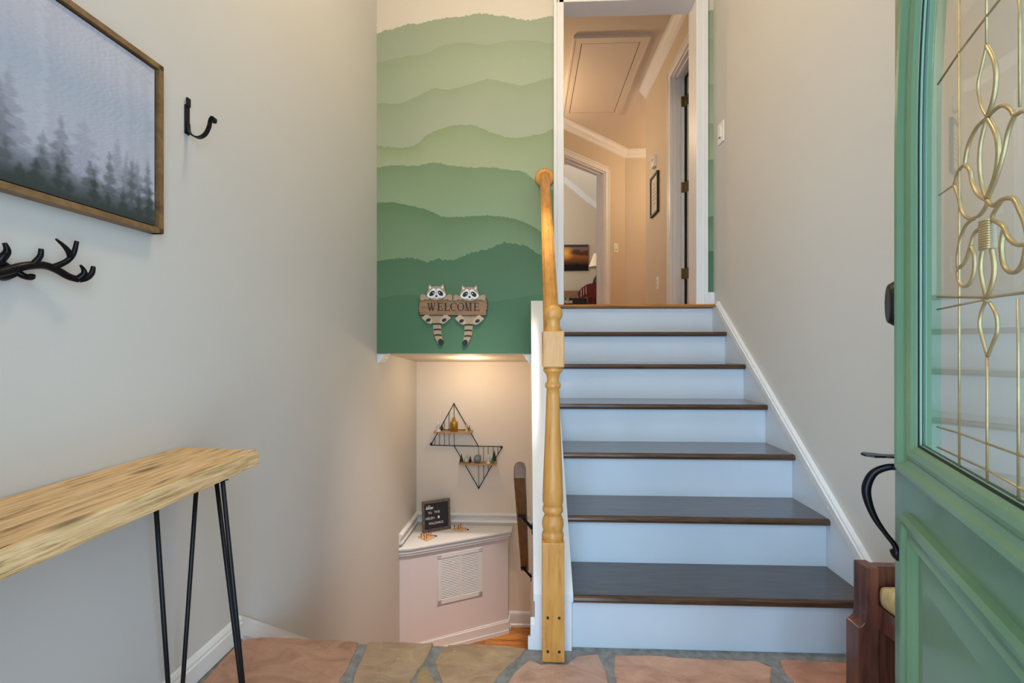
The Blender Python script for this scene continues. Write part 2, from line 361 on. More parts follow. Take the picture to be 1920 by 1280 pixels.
b = MB(); b.box(0.56, 0.60, 0.06, 0.17, 0.20, 2.12); b.box(1.08, 1.12, 0.06, 0.17, 0.20, 2.12); b.box(0.60, 1.08, 0.06, 0.17, 0.20, 0.24); b.box(0.60, 1.08, 0.06, 0.17, 2.08, 2.12); st(b, 'added_window_1', M['green'])  # added sidelight opening, unseen, brings daylight behind the open door leaf
p2 = light('added_window_portal', 'AREA', (0.84, 0.10, 1.16), 1, (1, 1, 1), 0.48, rot=(PI/2, 0, 0)); p2.data.shape = 'RECTANGLE'; p2.data.size_y = 1.84; p2.data.cycles.is_portal = True  # portal for the added sidelight
# mural wall with doorway
DX0, DX1, DZ = 0.185, 1.088, 3.285
b = MB(); b.box(-1.15, DX0, YM, YM+0.12, 0.994, ZT); b.box(DX0, DX1, YM, YM+0.12, DZ, ZT); b.box(DX1, WR+0.12, YM, YM+0.12, ZU, ZT)
wall_back = st(b, 'wall_back', M['wall'])
b = MB(); b.box(-1.2, WR+0.12, -0.35, YM+0.12, ZT, ZT+0.1); st(b, 'ceiling', M['ceil'])
# lower level
b = MB(); b.box(-1.12, 0.16, YB, YB+0.1, -1.45, 1.1); st(b, 'wall_lower_back', M['lowwall'])
b = MB(); b.box(-1.12, 0.16, 1.4, YB, ZL-0.1, ZL); st(b, 'floor_lower', M['plank'])
b = MB(); b.yz([(YM+0.12, 0.994), (YM+0.12, 1.1), (YB, 1.1), (YB, 0.905)], -1.08, 0.16); st(b, 'ceiling_lower', M['ceil'])
b = MB(); b.box(0.02, 0.155, YM, YB, ZL, 1.0); st(b, 'wall_lower_right', M['lowwall'])
# sloping low wall between the two flights
sl = (1.345-0.20)/(2.83-1.52)
b = MB(); b.yz([(1.52, ZL), (1.52, 0.168), (YM, 0.168+sl*(YM-1.52)), (YM, ZL)], 0.024, 0.151)
wk = st(b, 'wall_stair', M['white'])
b = MB(); b.yz([(1.517, 0.166), (1.517, 0.19), (YM, 0.19+sl*(YM-1.517)), (YM, 0.166+sl*(YM-1.517))], 0.019, 0.156)
st(b, 'cap', M['white'], parent=wk)
# skirting on the lower side of that wall
b = MB(); b.yz([(1.515, 0.0), (1.515, 0.085), (1.535, 0.10), (1.56, 0.07), (YM, -1.04), (YM, -1.19), (1.60, -0.10), (1.55, -0.05)], 0.009, 0.024)
b.yz([(1.515, 0.0), (1.515, 0.045), (1.56, 0.02), (YM, -1.09), (YM, -1.19), (1.6, -0.1)], 0.0, 0.009)
st(b, 'baseboard_stair', M['white'])
b = MB()
for i in range(7): b.box(-1.03+0.012, 0.0, 1.522+i*0.217, 1.522+(i+1)*0.217+0.02, ZL, -0.19*(i+1)+0.0)
lower_st = None
# left baseboard along the entry floor and raking down the lower flight
prof = [(0, 0), (0.016, 0), (0.016, 0.055), (0.012, 0.06), (0.012, 0.068), (0.006, 0.078), (0, 0.082)]
b = MB(); ys = [0.19, 1.535]
b.sweep(prof, [(lwx(y), y, 0) for y in ys], [(1, 0, 0)]*2)
dy = 0.86
b.prism([(1.535, -0.06), (1.535, 0.082), (2.95, 0.082-dy*1.415), (2.95, -0.06-dy*1.415)], lambda y, z: (lwx(y), y, z), lambda y, z: (lwx(y)+0.012, y, z))
b.prism([(1.535, -0.06), (1.535, 0.06), (2.95, 0.06-dy*1.415), (2.95, -0.06-dy*1.415)], lambda y, z: (lwx(y), y, z), lambda y, z: (lwx(y)+0.017, y, z))
b.prism([(1.535, 0.012), (1.535, 0.024), (2.95, 0.024-dy*1.415), (2.95, 0.012-dy*1.415)], lambda y, z: (lwx(y), y, z), lambda y, z: (lwx(y)+0.022, y, z))
st(b, 'baseboard_left', M['white'])
# crown ends just under the mural wall
b = MB()
cp = [(0, 0), (0.05, 0), (0.05, -0.010), (0.038, -0.016), (0.034, -0.034), (0.022, -0.044), (0.018, -0.056), (0, -0.062)]
b.prism(cp, lambda x, z: (-0.989+x, 2.835, 0.992+z), lambda x, z: (-0.985+x, 2.94, 0.992+z))
st(b, 'trim_1', M['white'])
b = MB(); b.prism(cp, lambda x, z: (0.019-x, 2.835, 0.992+z), lambda x, z: (0.019-x, 2.94, 0.992+z)); st(b, 'trim_2', M['white'])

# ------------------------------------------------------------------ mural
NX = 300; x0, x1 = -0.993, 0.162; xr0, xr1 = 1.14, 1.18
def mz(py): return YPm(870, py, YM)[2]
ed = [  # (pixel x, pixel y) of each painted ridge
    [(705, 64), (740, 53), (770, 45), (790, 44), (820, 36), (860, 32), (900, 26), (930, 29), (960, 33), (985, 38), (1010, 36), (1037, 31), (1330, 20)],
    [(705, 118), (760, 106), (800, 100), (830, 86), (870, 80), (915, 84), (950, 77), (1000, 76), (1037, 82), (1330, 74)],
    [(705, 193), (750, 194), (780, 182), (815, 166), (840, 168), (880, 158), (915, 149), (950, 155), (980, 160), (1010, 152), (1037, 146), (1330, 158)],
    [(705, 273), (725, 276), (775, 274), (800, 254), (825, 242), (865, 234), (895, 237), (920, 247), (950, 257), (985, 257), (1020, 249), (1037, 243), (1330, 232)],
    [(705, 315), (735, 310), (780, 311), (815, 305), (845, 310), (880, 314), (920, 314), (960, 319), (985, 324), (1005, 340), (1037, 356), (1330, 300)],
    [(705, 381), (735, 379), (770, 386), (800, 393), (830, 406), (870, 406), (920, 404), (970, 412), (1000, 425), (1037, 446), (1330, 406)],
    [(705, 491), (725, 485), (780, 485), (800, 490), (820, 485), (845, 487), (880, 475), (920, 465), (945, 455), (985, 462), (1015, 480), (1037, 492), (1330, 470)],
    [(705, 560), (760, 552), (820, 558), (900, 566), (960, 560), (1037, 550), (1330, 560)]]
cols = [srgb(146, 158, 118), srgb(142, 155, 116), srgb(140, 154, 114), srgb(128, 146, 102), srgb(110, 134, 94), srgb(88, 118, 76), srgb(66, 102, 68), srgb(66, 104, 70)]
colb = [srgb(152, 164, 126), srgb(158, 168, 130), srgb(160, 168, 132), srgb(152, 164, 124), srgb(132, 154, 114), srgb(114, 140, 100), srgb(76, 112, 78), srgb(70, 108, 74)]
amp = [.0042, .0015, .002, .004, .003, .003, .0055, .002]
def adj(c, k):
    q = (1.26, 1.2, 1.2, 1.2, 1.2, 1.24, 1.32, 1.32)[k]; r = (0.98, 0.98, 1.0, 1.12, 1.12, 1.14, 1.32, 1.32)[k]; g = (0.98, 1.0, 1.0, 1.08, 1.08, 1.10, 1.22, 1.22)[k]
    return (c[0]*r, c[1]*g, c[2]*q, 1)
cols = [adj(c, k) for k, c in enumerate(cols)]; colb = [adj(c, k) for k, c in enumerate(colb)]
def ridge(k, px):
    e = ed[k]
    for i in range(len(e)-1):
        if px <= e[i+1][0] or i == len(e)-2:
            a = e[max(i-1, 0)]; p, q = e[i], e[i+1]; d = e[min(i+2, len(e)-1)]; t = (px-p[0])/(q[0]-p[0])
            m0 = (q[1]-a[1])/max(q[0]-a[0], 1)*(q[0]-p[0]); m1 = (d[1]-p[1])/max(d[0]-p[0], 1)*(q[0]-p[0])
            return (2*t**3-3*t*t+1)*p[1]+(t**3-2*t*t+t)*m0+(-2*t**3+3*t*t)*q[1]+(t**3-t*t)*m1
def px_of(X):
    r = X/YM; return 960+F*(r*CS+SN)/(CS-r*SN)
cream = srgb(206, 198, 184)
b = MB()
def mural_strip(xa, xb, nx, zlo):
    xs = [lerp(xa, xb, i/nx) for i in range(nx+1)]; R = []
    for x in xs:
        px = px_of(x); row = [ZT-0.005]
        for k in range(8):
            z = YPm(px, ridge(k, px), YM)[2]+amp[k]*(fbm(x*60, k)+0.8*n1(x*190, k+9)); row.append(min(z, row[-1]-1e-4))
        row.append(zlo); R.append(row)
    y = YM-0.0015
    for i in range(nx):
        for k in range(9):
            a0, a1, c0, c1 = R[i][k], R[i][k+1], R[i+1][k], R[i+1][k+1]
            if a0 < zlo: continue
            a1 = max(a1, zlo); c1 = max(c1, zlo)
            sub = 4 if k else 1
            for q in range(sub):
                t0, t1 = q/sub, (q+1)/sub
                top = cream if k == 0 else mixc(cols[k-1], colb[k-1], t0**0.7); bot = cream if k == 0 else mixc(cols[k-1], colb[k-1], t1**0.7)
                b.add([(xs[i], y, lerp(a0, a1, t0)), (xs[i], y, lerp(a0, a1, t1)), (xs[i+1], y, lerp(c0, c1, t1)), (xs[i+1], y, lerp(c0, c1, t0))], [(0, 1, 2, 3)], 0, False, (top, bot, bot, top))
mural_strip(-0.996, 0.166, 300, 0.995); mural_strip(1.138, 1.18, 12, ZU+0.07)
mo = b.build('mural', M['mural'], wall_back, paint=True); mo['label'] = 'layered green mountain mural painted on the wall'

# ------------------------------------------------------------------ upper hall shell
b = MB(); b.box(0.156, 1.18, YM-0.0, YM+0.12, ZU-0.12, ZU-0.001); b.box(-1.2, 1.37, YM+0.12, 11, ZU-0.12, ZU-0.001); b.box(1.37, 3.4, 4.69, 11, ZU-0.12, ZU-0.001); b.box(1.37, 3.4, YM, 4.69, ZU-0.12, ZU-0.001); st(b, 'floor_upper', M['oakfloor'])
b = MB(); b.box(-1.2, 3.4, YM+0.12, 6.6, ZT-0.01, ZT+0.1); st(b, 'ceiling_hall', M['ceil'])
# hall right wall with a doorway Y 2.98..3.66
hy0, hy1, hz = 3.02, 3.85, ZU+2.065
b = MB(); b.box(1.25, 1.35, YM+0.12, hy0, ZU, ZT); b.box(1.25, 1.35, hy0, hy1, hz, ZT); b.box(1.25, 1.35, hy1, 4.69, ZU, ZT)
st(b, 'wall_hall_right', M['hallwall'])
b = MB(); b.box(-1.12, -1.0, YM+0.12, 6.4, ZU, ZT); st(b, 'wall_hall_left', M['hallwall'])
# diagonal wall with bedroom doorway
A = Vector((0.438, 5.308)); B = Vector((1.355, 6.161)); dv = (B-A).normalized(); nv = Vector((dv.y, -dv.x))   # nv faces the camera
def dg(t, n, z): p = A+dv*t+nv*n; return (p.x, p.y, z)
Ld = (B-A).length
tj1 = 0.80; tj0 = tj1-0.82; dz = ZU+2.03
b = MB()
def dbox(mb, t0, t1, n0, n1_, z0, z1, mi=0):
    P = [dg(t0, n0, z0), dg(t1, n0, z0), dg(t1, n1_, z0), dg(t0, n1_, z0), dg(t0, n0, z1), dg(t1, n0, z1), dg(t1, n1_, z1), dg(t0, n1_, z1)]
    mb.add(P, [(0, 3, 2, 1), (4, 5, 6, 7), (0, 1, 5, 4), (1, 2, 6, 5), (2, 3, 7, 6), (3, 0, 4, 7)], mi)
dbox(b, -1.6, tj0, -0.12, 0, ZU, ZT); dbox(b, tj0, tj1, -0.12, 0, dz, ZT); dbox(b, tj1, Ld, -0.12, 0, ZU, ZT)
st(b, 'wall_hall_diagonal', M['hallwall'])
b = MB(); b.box(B.x, 3.4, B.y, B.y+0.12, ZU, ZT); st(b, 'wall_hall_far', M['hallwall'])
b = MB(); b.box(3.28, 3.4, YM, B.y, ZU, ZT); b.box(1.37, 3.4, YM-0.0, YM+0.12, ZU, ZT); b.box(1.37, 3.4, 4.60, 4.69, ZU, ZT); st(b, 'wall_hall_side', M['hallwall'])
# bedroom shell
b = MB(); b.box(-2.0, 3.4, 8.9, 9.0, ZU, 5.6); b.box(-2.1, -2.0, 4.6, 9.0, ZU, 5.6); b.box(3.3, 3.4, 6.3, 9, ZU, 5.6); b.box(-2.0, 3.4, 6.5, 6.52, ZT, 5.6); st(b, 'wall_bedroom', M['hallwall'])
b = MB(); zc1 = YPm(1058, 332, 8.9); zc2 = YPm(1112, 376, 8.9); sg = (zc2[2]-zc1[2])/(zc2[0]-zc1[0])
zx = lambda x: zc1[2]+sg*(x-zc1[0])
b.prism([(-1.0, zx(-1.0)), (2.6, zx(2.6)), (2.6, zx(2.6)+.1), (-1.0, zx(-1)+.1)], lambda x, z: (x, 6.2, z), lambda x, z: (x, 8.9, z))
st(b, 'ceiling_bedroom', M['ceil'])
b = MB(); b.prism([(-1.0, zx(-1.0)), (2.6, zx(2.6)), (2.6, zx(2.6)-.13), (-1.0, zx(-1)-.13)], lambda x, z: (x, 8.85, z), lambda x, z: (x, 8.9, z)); st(b, 'trim_3', M['white'])

# crown mouldings in the hall
cpr = [(0, 0), (0.075, 0), (0.075, -0.012), (0.062, -0.02), (0.045, -0.045), (0.02, -0.07), (0.014, -0.09), (0, -0.10)]
b = MB(); zt = ZT-0.01
b.prism(cpr, lambda x, z: (1.25-x, YM+0.12, zt+z), lambda x, z: (1.25-x, 4.69, zt+z))
b.prism(cpr, lambda x, z: dg(-1.5, x, zt+z), lambda x, z: (lambda p: (p[0]+0*x, p[1], p[2]))(dg(Ld-0.4142*x*0.9, x, zt+z)))
b.prism(cpr, lambda x, z: (B.x-0.4*x*0, B.y-x, zt+z), lambda x, z: (3.3, B.y-x, zt+z))
st(b, 'trim_4', M['white'])
# doorway casing at the top of the stairs
b = MB()
def casing_v(mb, xa, xb, z0, z1, y):   # stepped vertical casing, thicker at the outer edge
    mb.box(xa, xb, y-0.012, y, z0, z1); 
    return mb
b.box(0.165, 0.228, YM-0.014, YM, ZU, DZ+0.045); b.box(0.165, 0.185, YM-0.022, YM, ZU, DZ+0.045); b.box(0.190, 0.2, YM-0.018, YM, ZU, DZ+0.0)
b.box(1.068, 1.138, YM-0.014, YM, ZU, DZ+0.045); b.box(1.118, 1.138, YM-0.022, YM, ZU, DZ+0.045); b.box(1.075, 1.088, YM-0.018, YM, ZU, DZ+0.0)
b.box(0.165, 1.138, YM-0.014, YM, DZ-0.035, DZ+0.05)
b.box(0.185, 0.230, YM, YM+0.12, ZU, DZ-0.02); b.box(1.068, 1.09, YM, YM+0.12, ZU, DZ-0.02); b.box(0.185, 1.09, YM, YM+0.12, DZ-0.035, DZ+0.01)
st(b, 'trim_5', M['white'])
b = MB(); b.box(1.138, 1.18, YM-0.016, YM, ZU-0.001, ZU+0.068); b.box(1.138, 1.18, YM-0.010, YM, ZU+0.068, ZU+0.078); st(b, 'baseboard_landing', M['white'])

# hall right doorway casing, jamb, hinges, door
b = MB(); xw = 1.25
for k, (o_, t) in enumerate(((0.0, 0.014), (0.0, 0.0))):
    if k == 0:
        b.box(xw-0.016, xw, hy1, hy1+0.07, ZU, hz+0.07); b.box(xw-0.022, xw, hy1+0.055, hy1+0.07, ZU, hz+0.07)
        b.box(xw-0.016, xw, hy0-0.02, hy1, hz, hz+0.07); b.box(xw-0.022, xw, hy0-0.02, hy1+0.07, hz+0.055, hz+0.07)
b.box(xw, xw+0.102, hy1-0.015, hy1+0.0, ZU, hz); b.box(xw, xw+0.102, hy0, hy1, hz-0.015, hz)
b.box(xw+0.03, xw+0.065, hy1-0.03, hy1-0.015, ZU, hz-0.01); b.box(xw+0.03, xw+0.065, hy0, hy1, hz-0.03, hz-0.015)
st(b, 'trim_6', M['white'])
dr = MB(); dr.box(1.372, 1.372+0.76, hy1-0.055, hy1-0.02, ZU+0.01, hz-0.02, bev=0.002)
dr2 = dr.build('door_2', M['white']); dr2['kind'] = 'structure'
for py in (190, 351, 513):
    h = MB(); c0 = YPm(1284, py, hy1-0.02); z = c0[2]; X0 = 1.360
    h.box(X0-0.035, X0, hy1-0.020, hy1-0.0145, z-0.045, z+0.045, bev=0.001); h.tube([(X0+0.002, hy1-0.024, z-0.047), (X0+0.002, hy1-0.024, z+0.047)], 0.007, 10)
    h.box(X0+0.002, X0+0.035, hy1-0.0585, hy1-0.0555, z-0.045, z+0.045)
    h.build('hinge', M['brasshinge'], dr2)

# bedroom doorway casing on the diagonal wall
b = MB()
dbox(b, tj1, tj1+0.075, 0, 0.016, ZU, dz+0.075); dbox(b, tj1+0.055, tj1+0.075, 0, 0.024, ZU, dz+0.075)
dbox(b, tj0-0.075, tj0, 0, 0.016, ZU, dz+0.075); dbox(b, tj0, tj1, 0, 0.016, dz, dz+0.075); dbox(b, tj0-0.075, tj1+0.075, 0, 0.024, dz+0.055, dz+0.075)
dbox(b, tj1-0.016, tj1, -0.13, 0, ZU, dz); dbox(b, tj0, tj1, -0.13, 0, dz-0.016, dz); dbox(b, tj1-0.03, tj1-0.016, -0.09, -0.05, ZU, dz-0.016); dbox(b, tj0, tj1, -0.09, -0.05, dz-0.03, dz-0.016)
st(b, 'trim_7', M['white'])

# attic hatch in the hall ceiling
t = thing('attic_hatch', 'flat attic access hatch with white casing in the hall ceiling', 'hatch', (0.735, 4.5, ZT-0.01))
b = MB(); hx0, hx1, hya, hyb = 0.405, 1.065, 3.845, 5.16; z0 = ZT-0.01
[b.box(*q) for q in ((hx0, hx1, hya, hya+0.07, z0-0.02, z0), (hx0, hx1, hyb-0.07, hyb, z0-0.02, z0), (hx0, hx0+0.07, hya+0.07, hyb-0.07, z0-0.02, z0), (hx1-0.07, hx1, hya+0.07, hyb-0.07, z0-0.02, z0), (hx0-0.006, hx1+0.006, hya-0.006, hya+0.01, z0-0.026, z0), (hx0-0.006, hx0+0.01, hya+0.01, hyb, z0-0.026, z0), (hx1-0.01, hx1+0.006, hya+0.01, hyb, z0-0.026, z0))]
b.build('casing', M['ceil'], t, origin=(0.735, 4.5, z0))
b = MB(); b.box(hx0+0.077, hx1-0.077, hya+0.077, hyb-0.077, z0-0.019, z0-0.001); b.build('panel', M['ceil'], t, origin=(0.735, 4.5, z0))
b = MB(); b.box(hx0+0.0702, hx1-0.0702, hya+0.0702, hyb-0.0702, z0-0.016, z0-0.0005); b.build('gap_shadow_strip', M['gasket_gap'], t, origin=(0.735, 4.5, z0))  # dark sheet stands in for shade in the gap round the panel
# ------------------------------------------------------------------ upper hall: small fittings
def plate(name, label, cat, c, nx, ny, w_, h_, kind='rocker'):
    """wall plate centred at c, outward normal (nx, ny)"""
    t = thing(name, label, cat, c); tx, ty = -ny, nx
    def P(a, n, z): return (c[0]+tx*a+nx*n, c[1]+ty*a+ny*n, c[2]+z)
    def bb(mb, a0, a1, n0, n1_, z0, z1):
        Q = [P(a, n, z) for z in (z0, z1) for a, n in ((a0, n0), (a1, n0), (a1, n1_), (a0, n1_))]
        mb.add(Q, [(0, 3, 2, 1), (4, 5, 6, 7), (0, 1, 5, 4), (1, 2, 6, 5), (2, 3, 7, 6), (3, 0, 4, 7)])
    m = MB(); bb(m, -w_/2, w_/2, 0, 0.006, -h_/2, h_/2); m.build('wall_plate', M['switch'], t, bevel=0.002, origin=c)
    if kind == 'rocker':
        m = MB(); bb(m, -0.016, 0.016, 0.006, 0.011, -0.033, 0.033); m.build('switch_rocker', M['ceramic'], t, bevel=0.002, origin=c)
        m = MB(); bb(m, -0.012, 0.012, 0.011, 0.014, -0.031, -0.026); m.build('dimmer_slide', M['greywood'], t, origin=c)
    elif kind == 'outlet':
        for s_ in (-1, 1):
            m = MB(); bb(m, -0.013, 0.013, 0.006, 0.009, s_*0.02-0.013, s_*0.02+0.013); m.build('socket', M['ceramic'], t, bevel=0.002, origin=c)
            m = MB(); bb(m, -0.006, -0.004, 0.009, 0.0095, s_*0.02-0.004, s_*0.02+0.005); bb(m, 0.004, 0.006, 0.009, 0.0095, s_*0.02-0.004, s_*0.02+0.005); m.build('slot', M['stripe'], t, origin=c)
    elif kind == 'box':
        m = MB(); bb(m, -w_/2+0.006, w_/2-0.006, 0.006, 0.03, -h_/2+0.006, h_/2-0.006); m.build('housing', M['switch'], t, bevel=0.003, origin=c)
        m = MB(); bb(m, -0.022, 0.022, 0.03, 0.0305, 0.005, 0.035); m.build('display', M['clockface'], t, origin=c)
    return t
plate('light_switch', 'white dimmer switch plate on the right entry wall beside the stairs', 'switch', (WR, 2.715, 2.345), -1, 0, 0.08, 0.125)
plate('thermostat', 'small white thermostat on the upstairs hall wall above the little frame', 'thermostat', (1.25, 4.345, 2.845), -1, 0, 0.085, 0.12, 'box')
plate('wall_outlet', 'white outlet low on the upstairs hall wall beside the side doorway', 'outlet', (1.25, 4.26, 1.645), -1, 0, 0.07, 0.115, 'outlet')
tt = tj1+0.235
plate('wall_switch', 'white light switch on the angled wall beside the bedroom doorway', 'switch', dg(tt, 0.0, 2.37), nv.x, nv.y, 0.085, 0.12)
# small framed certificate
t = thing('framed_certificate', 'small dark framed certificate hanging on the upstairs hall wall', 'picture', (1.25, 4.335, 2.52))
b = MB(); ya, yb, za, zb = 4.215, 4.46, 2.325, 2.715
for q in ((ya, yb, za, za+.02), (ya, yb, zb-.02, zb), (ya, ya+.02, za, zb), (yb-.02, yb, za, zb)): b.box(1.228, 1.249, *q)
b.build('frame', M['stripe'], t, bevel=0.002, origin=(1.25, 4.335, 2.52))
b = MB(); b.box(1.238, 1.249, ya+.015, yb-.015, za+.015, zb-.015); b.build('certificate', M['paper'], t, origin=(1.25, 4.335, 2.52))
b = MB()
for k, (w_, z) in enumerate(((0.05, 2.62), (0.12, 2.58), (0.09, 2.545), (0.13, 2.51), (0.1, 2.475), (0.06, 2.43))): b.box(1.2372, 1.238, 4.337-w_/2, 4.337+w_/2, z, z+0.006)
b.build('printed_lines', M['greywood'], t, origin=(1.25, 4.335, 2.52))

# ------------------------------------------------------------------ bedroom things seen through the doorway
def paint_grid(x0, x1, z0, z1, nx, nz, y, fn, horizontal='x'):
    m = MB()
    for i in range(nx):
        for j in range(nz):
            xa, xb = lerp(x0, x1, i/nx), lerp(x0, x1, (i+1)/nx); za, zb = lerp(z0, z1, j/nz), lerp(z0, z1, (j+1)/nz)
            P = [(xa, za), (xb, za), (xb, zb), (xa, zb)]
            cs = tuple(fn((p[0]-x0)/(x1-x0), (p[1]-z0)/(z1-z0)) for p in P)
            m.add([(p[0], y, p[1]) for p in P], [(0, 1, 2, 3)], 0, False, cs)
    return m
pc = YPm(1080, 482, 8.9)
pxa, pxb = YPm(1030, 482, 8.87)[0], YPm(1103, 482, 8.87)[0]; pza, pzb = YPm(1080, 507, 8.87)[2], YPm(1080, 458.5, 8.87)[2]
def sunset(u, v):
    c = mixc(srgb(20, 16, 16), srgb(150, 90, 40), min(1, max(0, (v-0.2)/0.35)))
    c = mixc(c, srgb(110, 104, 110), min(1, max(0, (v-0.65)/0.3)))
    d = math.hypot((u-0.42)*1.3, v-0.68); c = mixc(srgb(250, 180, 80), c, min(1, d*3.2))
    k = min(1, max(0, (v-0.56-0.05*fbm(u*5, 3))/0.06))*min(1, max(0, (0.80+0.05*fbm(u*7, 6)-v)/0.06))*min(1, max(0, (u-0.55+0.08*fbm(v*9, 2))/0.12)); c = mixc(c, srgb(40, 26, 22), 0.75*k)
    if v < 0.17+0.22*max(0, n1(u*30, 5))*(1-0.5*u): c = srgb(12, 10, 10)
    if v > 0.9: c = mixc(c, srgb(20, 18, 22), 0.7)
    return c
t = thing('canvas_painting', 'dark canvas painting of pines against an orange sunset on the bedroom wall', 'painting', (pc[0], 8.9, pc[2]))
b = MB(); b.box(pxa, pxb, 8.87, 8.9, pza, pzb); b.build('canvas', M['stripe'], t, origin=(pc[0], 8.9, pc[2]))
b = paint_grid(pxa, pxb, pza, pzb, 70, 46, 8.8695, sunset); b.build('painted_scene', M['paint'], t, paint=True, origin=(pc[0], 8.9, pc[2]))
# lamp
lc = YPm(1119, 500, 8.2)
t = thing('bedside_lamp', 'cream shaded lamp half hidden behind the bedroom door casing', 'lamp', (lc[0], 8.2, ZU))
zb_ = YPm(1108, 501, 8.2)[2]; zt_ = YPm(1115, 476, 8.2)[2]
b = MB(); b.lathe([(0.155, zb_), (0.15, zb_+0.004), (0.06, zt_), (0.055, zt_)], (lc[0], 8.2, 0), 28); b.build('lamp_shade', M['shade'], t, origin=(lc[0], 8.2, ZU))
b = MB(); b.lathe([(0.011, zb_+0.1), (0.011, zb_-0.15), (0.06, zb_-0.22), (0.085, zb_-0.34), (0.05, zb_-0.48), (0.09, zb_-0.52), (0.09, zb_-0.54)], (lc[0], 8.2, 0), 24); b.build('base', M['iron'], t, origin=(lc[0], 8.2, ZU))
b = MB(); nh = zb_-0.54; b.box(lc[0]-0.18, lc[0]+0.3, 8.05, 8.45, ZU, nh, bev=0.006); o = b.build('nightstand', M['bench']); tag(o, 'dark wooden nightstand under the bedroom lamp', 'nightstand')
# bed
yb0 = 7.6
t = thing('bed', 'bed with a pale wooden headboard in the bedroom beyond the landing', 'bed', (0.6, yb0, ZU))
z1 = YPm(1070, 543, 8.6)[2]
b = MB(); b.box(-0.5, 1.02, 8.72, 8.78, ZU, z1, bev=0.01); b.build('headboard', M['signwood'], t, origin=(0.6, yb0, ZU))
b = MB(); b.box(-0.5, 0.84, 7.05, 8.71, ZU+0.12, ZU+0.32, bev=0.06); b.build('mattress', M['dark'], t, origin=(0.6, yb0, ZU))
# red slatted chair
rc = 7.5
def rp(px, py): p = YPm(px, py, rc); return (p[0], p[2])
t = thing('red_chair', 'dark red curved chair with pale slats in the bedroom doorway', 'chair', (rp(1102, 560)[0], rc, ZU))
pts = [rp(*q) for q in [(1083, 549), (1090, 540), (1100, 533), (1114, 530), (1135, 530), (1135, 560), (1112, 560), (1100, 556), (1090, 560), (1086, 558)]]
b = MB(); b.xz(pts, rc, rc+0.05); b.build('back_panel', M['red'], t, origin=(rp(1102, 560)[0], rc, ZU))
for px in (1089, 1093.5, 1098):
    b = MB(); (xa, za), (xb, zb) = rp(px, 556-(px-1089)*0.5), rp(px+1.3, 543-(px-1089)*0.7); b.box(xa, xb, rc-0.01, rc, za, zb); b.build('slat', M['paper'], t, origin=(rp(1102, 560)[0], rc, ZU))
b = MB()
for (xa, ya) in ((rp(1092, 560)[0], rc+0.0), (rp(1130, 560)[0], rc), (rp(1092, 560)[0], rc+0.45), (rp(1130, 560)[0], rc+0.45)):
    b = MB(); b.box(xa, xa+0.05, ya, ya+0.05, ZU, rp(1100, 558)[1]); b.build('leg', M['red'], t, origin=(rp(1102, 560)[0], rc, ZU))
b = MB(); b.box(rp(1092, 560)[0], rp(1136, 560)[0], rc, rc+0.5, ZU+0.4, ZU+0.45); b.build('seat', M['red'], t, origin=(rp(1102, 560)[0], rc, ZU))

# cursive lettering strokes (unit height 1)
CURS = [[(0, .9), (.05, .3), (.12, 0), (.22, .6), (.3, 0), (.42, .9), (.5, 1.0)],
        [(.45, .25), (.58, .4), (.55, .5), (.47, .4), (.47, .15), (.55, 0), (.65, .15), (.78, .8), (.75, 1), (.69, .8), (.7, .15), (.76, 0), (.84, .15)],
        [(.98, .45), (.9, .5), (.84, .25), (.9, 0), (1.0, .1)], [(1.1, .5), (1.02, .25), (1.1, 0), (1.18, .25), (1.1, .5), (1.22, .42)],
        [(1.25, .5), (1.25, 0)], [(1.25, .3), (1.33, .5), (1.37, .3), (1.37, 0)], [(1.37, .3), (1.46, .5), (1.5, .3), (1.5, 0), (1.56, .1)],
        [(1.58, .25), (1.7, .4), (1.66, .5), (1.59, .4), (1.59, .15), (1.67, 0), (1.8, .12)]]
def cursive(mb, org, ux, uz, h, r, slant=0.25):
    for s_ in CURS:
        p = cr_spline(s_, 4); mb.tube([tuple(Vector(org)+Vector(ux)*(a+slant*c)*h+Vector(uz)*c*h) for a, c in p], r, 5)
yp = 7.12
t = thing('welcome_pillow', 'black pillow with white cursive Welcome lettering on the bed', 'pillow', YPm(1072, 566, yp))
pa, pb = YPm(1040, 572, yp), YPm(1101, 557.5, yp)
b = MB(); b.box(pa[0], pb[0], yp, yp+0.14, ZU+0.322, pb[2], bev=0.04); b.build('cover', M['stripe'], t, origin=YPm(1072, 566, yp))
b = MB(); q0 = YPm(1056, 568.5, yp-0.006); cursive(b, q0, (1, 0, 0), (0, 0, 1), 0.082, 0.0055, 0.3); b.build('lettering', M['sheetwhite'], t, origin=YPm(1072, 566, yp))

